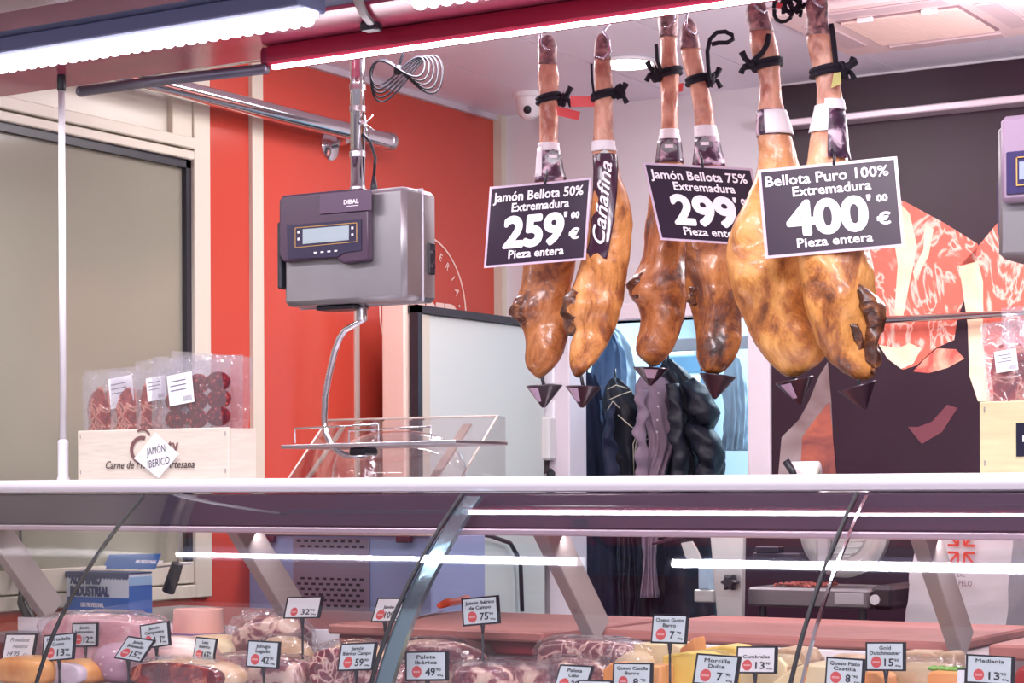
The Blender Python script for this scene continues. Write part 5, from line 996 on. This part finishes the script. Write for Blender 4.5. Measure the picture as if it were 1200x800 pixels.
prod(152, 274, 770, 3.58, .15, 'cured_ham_piece', 'dark red cured ham piece with yellow fat rim below the diamond turned card', 'ham', fatm, .8, .07, cutmat=dark, wrap=True)
prod(266, 350, 720, 3.86, .12, 'packed_ham', 'white and dark marbled ham piece in film behind the 42 card', 'ham', marb2, .7, .06)
prod(246, 352, 766, 3.66, .12, 'ham_wedge', 'pale fatty ham wedge under the 42 price card', 'ham', marb2, .7, .06, seed=9)
prod(296, 356, 745, 3.76, .10, 'ham_knuckle', 'yellowish ham knuckle right of the 42 price card', 'ham', fatm, .85, .06)
prod(364, 442, 752, 3.68, .15, 'packed_ham', 'round maroon ham half in clear film behind the 59 card', 'ham', fatm, .9, .02, cutmat=marb)
prod(440, 560, 748, 3.80, .13, 'packed_ham', 'marbled pink ham in film behind the 49 price card', 'ham', marb2, .8, .06, seed=31)
prod(404, 470, 774, 3.56, .11, 'packed_ham', 'small shiny film wrapped ham between the 59 and 49 cards', 'ham', marb, .8, .06)
prod(528, 596, 778, 3.66, .12, 'ham_slices', 'layered ham slices in film right of the 49 card', 'ham', marb2, .6, .05, seed=44)
prod(566, 668, 776, 3.76, .12, 'ham_slices', 'layered ham slices in film in front of the grey ledge', 'ham', marb2, .6, .05, seed=45)
m1 = prod(632, 706, 771, 3.76, .12, 'packed_ham', 'lower film wrapped ham piece under the long marbled one', 'ham', marb2, .7, .06, seed=51)
zz = P(640, 774, Y=3.80).z+.0; prod(628, 740, 748, 3.84, .10, 'packed_ham', 'long marbled ham piece in film lying beside the middle strut', 'ham', marb, .55, .05, z0=ZD+.045)
prod(700, 766, 760, 3.84, .09, 'packed_ham', 'film wrapped pale piece right of the long marbled ham', 'ham', chc, .6, .04, seed=61)
def wedge(pts, y, depth, name, label, mat, rindmat=None, wrap=False):
    """block of cheese: outline given real depth, standing on the deck"""
    v3 = [P(u, v, Y=y) for u, v in pts]; z0 = ZD+.001; xa_, xb_ = v3[0].x, v3[-1].x
    outl = [Vector((v3[0].x, y, z0))]+v3+[Vector((v3[-1].x, y, z0))]
    t = thing(name, label, 'cheese', ((xa_+xb_)/2, y+depth/2, z0))
    MB().prism(outl, (.0, depth, 0)).build('body', mat, t, bev=.004)
    if rindmat:
        x1_ = v3[-1]; m = MB(); m.box(x1_.x, x1_.x+.004, y+.002, y+depth-.002, z0, x1_.z-.002); m.build('rind', rindmat, t)
    return t
wedge([(738, 768), (744, 754), (790, 754), (800, 760)], 3.86, .08, 'cheese_wedge', 'cream cheese wedge behind the tall card with price 7', chc, rindb)
wedge([(796, 760), (814, 746), (817, 768)], 3.80, .05, 'cheese_wedge', 'thin orange cheese wedge right of the tall card stem', cho)
wedge([(776, 768), (800, 764), (822, 764), (840, 770)], 3.68, .09, 'cheese_wedge', 'bright yellow cheese block left of the morcilla card', chy, chy)
wedge([(820, 760), (846, 756), (862, 758), (866, 770)], 3.84, .08, 'cheese_wedge', 'yellow cheese behind the morcilla card', chy)
wedge([(706, 785), (716, 776), (730, 780), (774, 780)], 3.60, .06, 'cheese_wedge', 'orange cheese beside the lowest card with castilla lettering', cho)
wedge([(866, 776), (880, 768), (914, 770), (922, 780)], 3.72, .08, 'cheese_wedge', 'pale cheese block under the overexposed card with price 13', chc, rindb)
wedge([(903, 764), (915, 759), (940, 761), (947, 772)], 3.86, .08, 'cheese_wedge', 'rustic cheese block with mottled rind behind the right glass joint', rindb, rindb)
wedge([(904, 800), (926, 784), (942, 778), (966, 780), (974, 784)], 3.62, .10, 'cheese_wedge', 'big yellow cheese wedge at the right glass joint, left of the platter card', chc, cho)
wedge([(1012, 790), (1016, 786), (1028, 788), (1036, 794)], 3.66, .07, 'cheese_wedge', 'orange cheese end between two cards on the right', cho)
wedge([(1050, 768), (1056, 763), (1092, 764), (1098, 768)], 3.86, .07, 'cheese_wedge', 'brownish block in the back row below the long cutting board', rindb, rindb)
wedge([(1100, 770), (1104, 764), (1116, 764), (1120, 768)], 3.84, .06, 'cheese_wedge', 'small tan block left of the right strut foot', rindb)
wedge([(1086, 790), (1092, 786), (1124, 788), (1128, 792)], 3.68, .07, 'cheese_wedge', 'orange cheese topped with green herbs left of the last card', cho)
ob = [o for o in bpy.data.objects if o.get('label', '').startswith('orange cheese topped')][0]
m = MB(); rnd = random.Random(5); c0 = P(1106, 786, Y=3.70)
for k in range(26): m.blob((c0.x-.03+rnd.uniform(0, .055), 3.70+rnd.uniform(0, .04), c0.z+.003), (.006, .005, .004), amp=.001, nu=8, nv=5)
m.build('herb_topping', pm('herb_green', L(120, 170, 80), .6), ob, True)
prod(1186, 1240, 778, 3.80, .10, 'red_package', 'dark red package at the right edge under the cutting board', 'package', pm('red_pack', L(170, 36, 40), .3), .5, .02, wrap=False)
prod(1036, 1120, 776, 3.76, .08, 'packed_cheese', 'beige film packed cheese below the long cutting board', 'cheese', chc, .5, .02, seed=71)
prod(968, 1014, 766, 3.85, .07, 'packed_cheese', 'pale packed block behind the platter cheese card', 'cheese', rindb, .5, .02, wrap=False)
# ================================================================== PRICE CARDS
cards = [
 ([(7, 743), (43, 743), (34, 772), (2, 772)], 3.60, ['Provolone', 'Neutral'], "14'95", 'handwritten white card at the far left edge', 'h'),
 ([(51.5, 745), (88, 741.5), (86, 772.5), (49, 774.6)], 3.52, ['Mortadella', 'Cotto'], "13", 'mortadella card, second in the front row from the left', ''),
 ([(85, 730.5), (114, 730), (113, 757), (84, 757)], 3.74, ['Jamón', 'Salmantino'], "12", 'small card on the wrapped boiled ham reading 12', ''),
 ([(150, 745.7), (181, 750.5), (163, 776.6), (134, 770.4)], 3.54, ['Jamón', 'Braseado'], "15", 'card turned into a diamond, reading 15', ''),
 ([(164, 733), (197, 728), (197, 756), (166, 760)], 3.66, ['Jamón', 'Campestre'], "11", 'card reading 11 behind the diamond turned card', ''),
 ([(230, 746.6), (254, 749), (247.5, 778), (225.5, 773)], 3.64, ['Lomo', 'Ibérico'], "165", 'narrow card reading 165 in front of the beige roll', 's'),
 ([(291, 750.5), (327.7, 752.5), (325.7, 784), (288.5, 780.7)], 3.56, ['Jabugo', 'Legado'], "42", 'card reading 42 in a dark frame', ''),
 ([(337, 700), (378, 699), (373, 725), (332.5, 724)], 3.74, ['', ''], "32", 'almost blank bright card on the tall stem in front of the left strut', ''),
 ([(400, 754.5), (441, 753), (436, 784.5), (395.5, 785.5)], 3.52, ['Jamón', 'Ibérico Campo'], "59", 'card reading 59 left of the middle glass joint', ''),
 ([(443, 701), (475, 701), (464, 729), (435, 728)], 3.80, ['', 'Jamón'], "109", 'bright card reading 109 partly behind the middle glass joint', ''),
 ([(475.5, 764), (524, 763), (523.5, 797), (475.5, 797)], 3.52, ['Paleta', 'Ibérica'], "49", 'card reading 49 right of the middle glass joint', ''),
 ([(541, 702), (583, 698), (585, 728), (543, 733)], 3.72, ['Jamón Ibérico', 'de Campo'], "75", 'tall stemmed card reading 75 in front of the knife handle', ''),
 ([(656.7, 779), (695, 781), (686, 811), (648, 809)], 3.56, ['Paleta', 'Cebo'], "39", 'white paleta card cut by the bottom edge of the photo', ''),
 ([(678, 797), (717, 798), (714, 826), (675, 825)], 3.50, ['Queso', 'Curado'], "9", 'card just peeking up from the bottom edge in front of the paleta card', ''),
 ([(719, 777), (764, 777.6), (762, 808), (718, 807)], 3.54, ['Queso Castilla', 'Barro'], "8", 'Queso Castilla card cut by the bottom edge, below the tallest cheese card', ''),
 ([(765.6, 720), (806, 721), (804, 754), (763, 752.4)], 3.62, ['Queso Gusto', 'Barro'], "7", 'tall stemmed cheese card reading 7 in front of the long board', ''),
 ([(817, 766), (867, 769.7), (862, 801), (812, 800)], 3.50, ['Morcilla', 'Dulce'], "7", 'tilted morcilla card reading 7 at the bottom', ''),
 ([(864, 758), (910, 758), (904, 788), (863, 788)], 3.62, ['', 'Cumbrales'], "13", 'bright card reading 13 right of the morcilla card', ''),
 ([(969, 770), (1013, 773), (1010, 804), (967, 802)], 3.52, ['Queso Plato', 'Castilla'], "8", 'Queso Plato card right of the big yellow cheese wedge', ''),
 ([(1015, 753), (1060, 753), (1059, 787), (1015, 785)], 3.58, ['Gold', 'Dutchmaster'], "15", 'card reading Gold Dutchmaster 15', ''),
 ([(1133, 767), (1188, 770), (1187, 802), (1132, 799)], 3.50, ['Mediania', ''], "13", 'rightmost card reading Mediania 13', ''),
 ([(1122, 784), (1131, 784), (1130, 812), (1121, 812)], 3.60, ['', ''], "", 'sliver of a white card left of the Mediania card', 's'),
]
tealp = pm('card_paper', L(222, 234, 240), .45); framem = pm('card_frame', L(20, 22, 36), .35)
for quad, y, names, price, lab, kd in cards:
    q = [P(u, v, Y=y) for u, v in quad]; TLc, TRc, BRc, BLc = q; n = Vector((0, -1, 0)); ex = TRc-TLc; ey = TLc-BLc; W = ex.length; Hh = ey.length; e1, e2 = ex/W, ey/Hh; Q = lambda x, z, o=0: BLc+ex*x+ey*z+n*o
    bc_ = (BLc+BRc)/2; t = thing('price_card', lab, 'price card', (bc_.x, y+.006, ZD), 'price cards in the display case')
    MB().prism([Q(-.02, -.03), Q(1.03, -.03), Q(1.03, 1.03), Q(-.02, 1.03)], (0, .004, 0)).build('frame', framem, t, bev=.0008)
    MB().prism([Q(.03, .04, .0004), Q(.95, .04, .0004), Q(.95, .97, .0004), Q(.03, .97, .0004)], (0, .0006, 0)).build('card', PAPER if kd == 'h' or names[0] == '' else tealp, t)
    zl = bc_.z-.002; m = MB(); m.tube([(bc_.x, y+.006, max(ZD+.004, zl-.2)), (bc_.x, y+.006, zl-.018)], .0026, 8); m.tube([(bc_.x, y+.006, zl-.020), (bc_.x, y+.006, zl-.004), (bc_.x, y+.005, zl+.004)], [.003, .0048, .006], 8); m.build('stem', BLACK, t, True)
    MB().lathe((bc_.x, y+.006, ZD), [(.014, 0), (.014, .003), (.004, .007)], 16).build('foot', BLACK, t)
    m = MB()
    if kd == 'h':
        write(m, names[0], Q(0, 0, .001), e1, e2, .5*W, .70*Hh, .17*Hh, .62*W, -.005, .3); write(m, names[1], Q(0, 0, .001), e1, e2, .55*W, .45*Hh, .15*Hh, .5*W, -.005, .3); write(m, "14'95", Q(0, 0, .001), e1, e2, .36*W, .14*Hh, .19*Hh, .42*W, -.005, .3); write(m, '€/kg', Q(0, 0, .001), e1, e2, .78*W, .10*Hh, .13*Hh, .22*W, -.005, .3)
    else:
        if names[0]: write(m, names[0], Q(0, 0, .001), e1, e2, .5*W, .76*Hh, .13*Hh, min(.8, .075*len(names[0]))*W, .02)
        if names[1]: write(m, names[1], Q(0, 0, .001), e1, e2, .5*W, .57*Hh, .13*Hh, min(.8, .075*len(names[1]))*W, .02)
        if price: write(m, price, Q(0, 0, .001), e1, e2, .60*W, .16*Hh, .27*Hh, (.10*len(price)+.03)*W, .02); write(m, "'90", Q(0, 0, .001), e1, e2, .79*W, .32*Hh, .10*Hh, .13*W, .01); write(m, '€/kg', Q(0, 0, .001), e1, e2, .84*W, .14*Hh, .06*Hh, .14*W, .01)
        if price:
            c = Q(.27, .30, .0009); mm_ = MB(); rr2 = .155*min(W, Hh*1.3); k_ = 22; mm_.prism([c+e1*rr2*math.cos(2*math.pi*g/k_)+e2*rr2*1.05*math.sin(2*math.pi*g/k_) for g in range(k_)], (0, .0004, 0)); lo = mm_.build('logo', REDINK, t, label='round red logo')
            mm_ = MB(); mm_.prism([c+e1*a_*rr2*.7+e2*b__*rr2*.18+n*.0005 for a_, b__ in ((-1, -1), (1, -1), (1, 1), (-1, 1))], (0, .0003, 0)); mm_.build('logo_bar', pm('logo_pale', L(240, 170, 170), .6), lo)
    if m.v: m.build('lettering', INK, t)
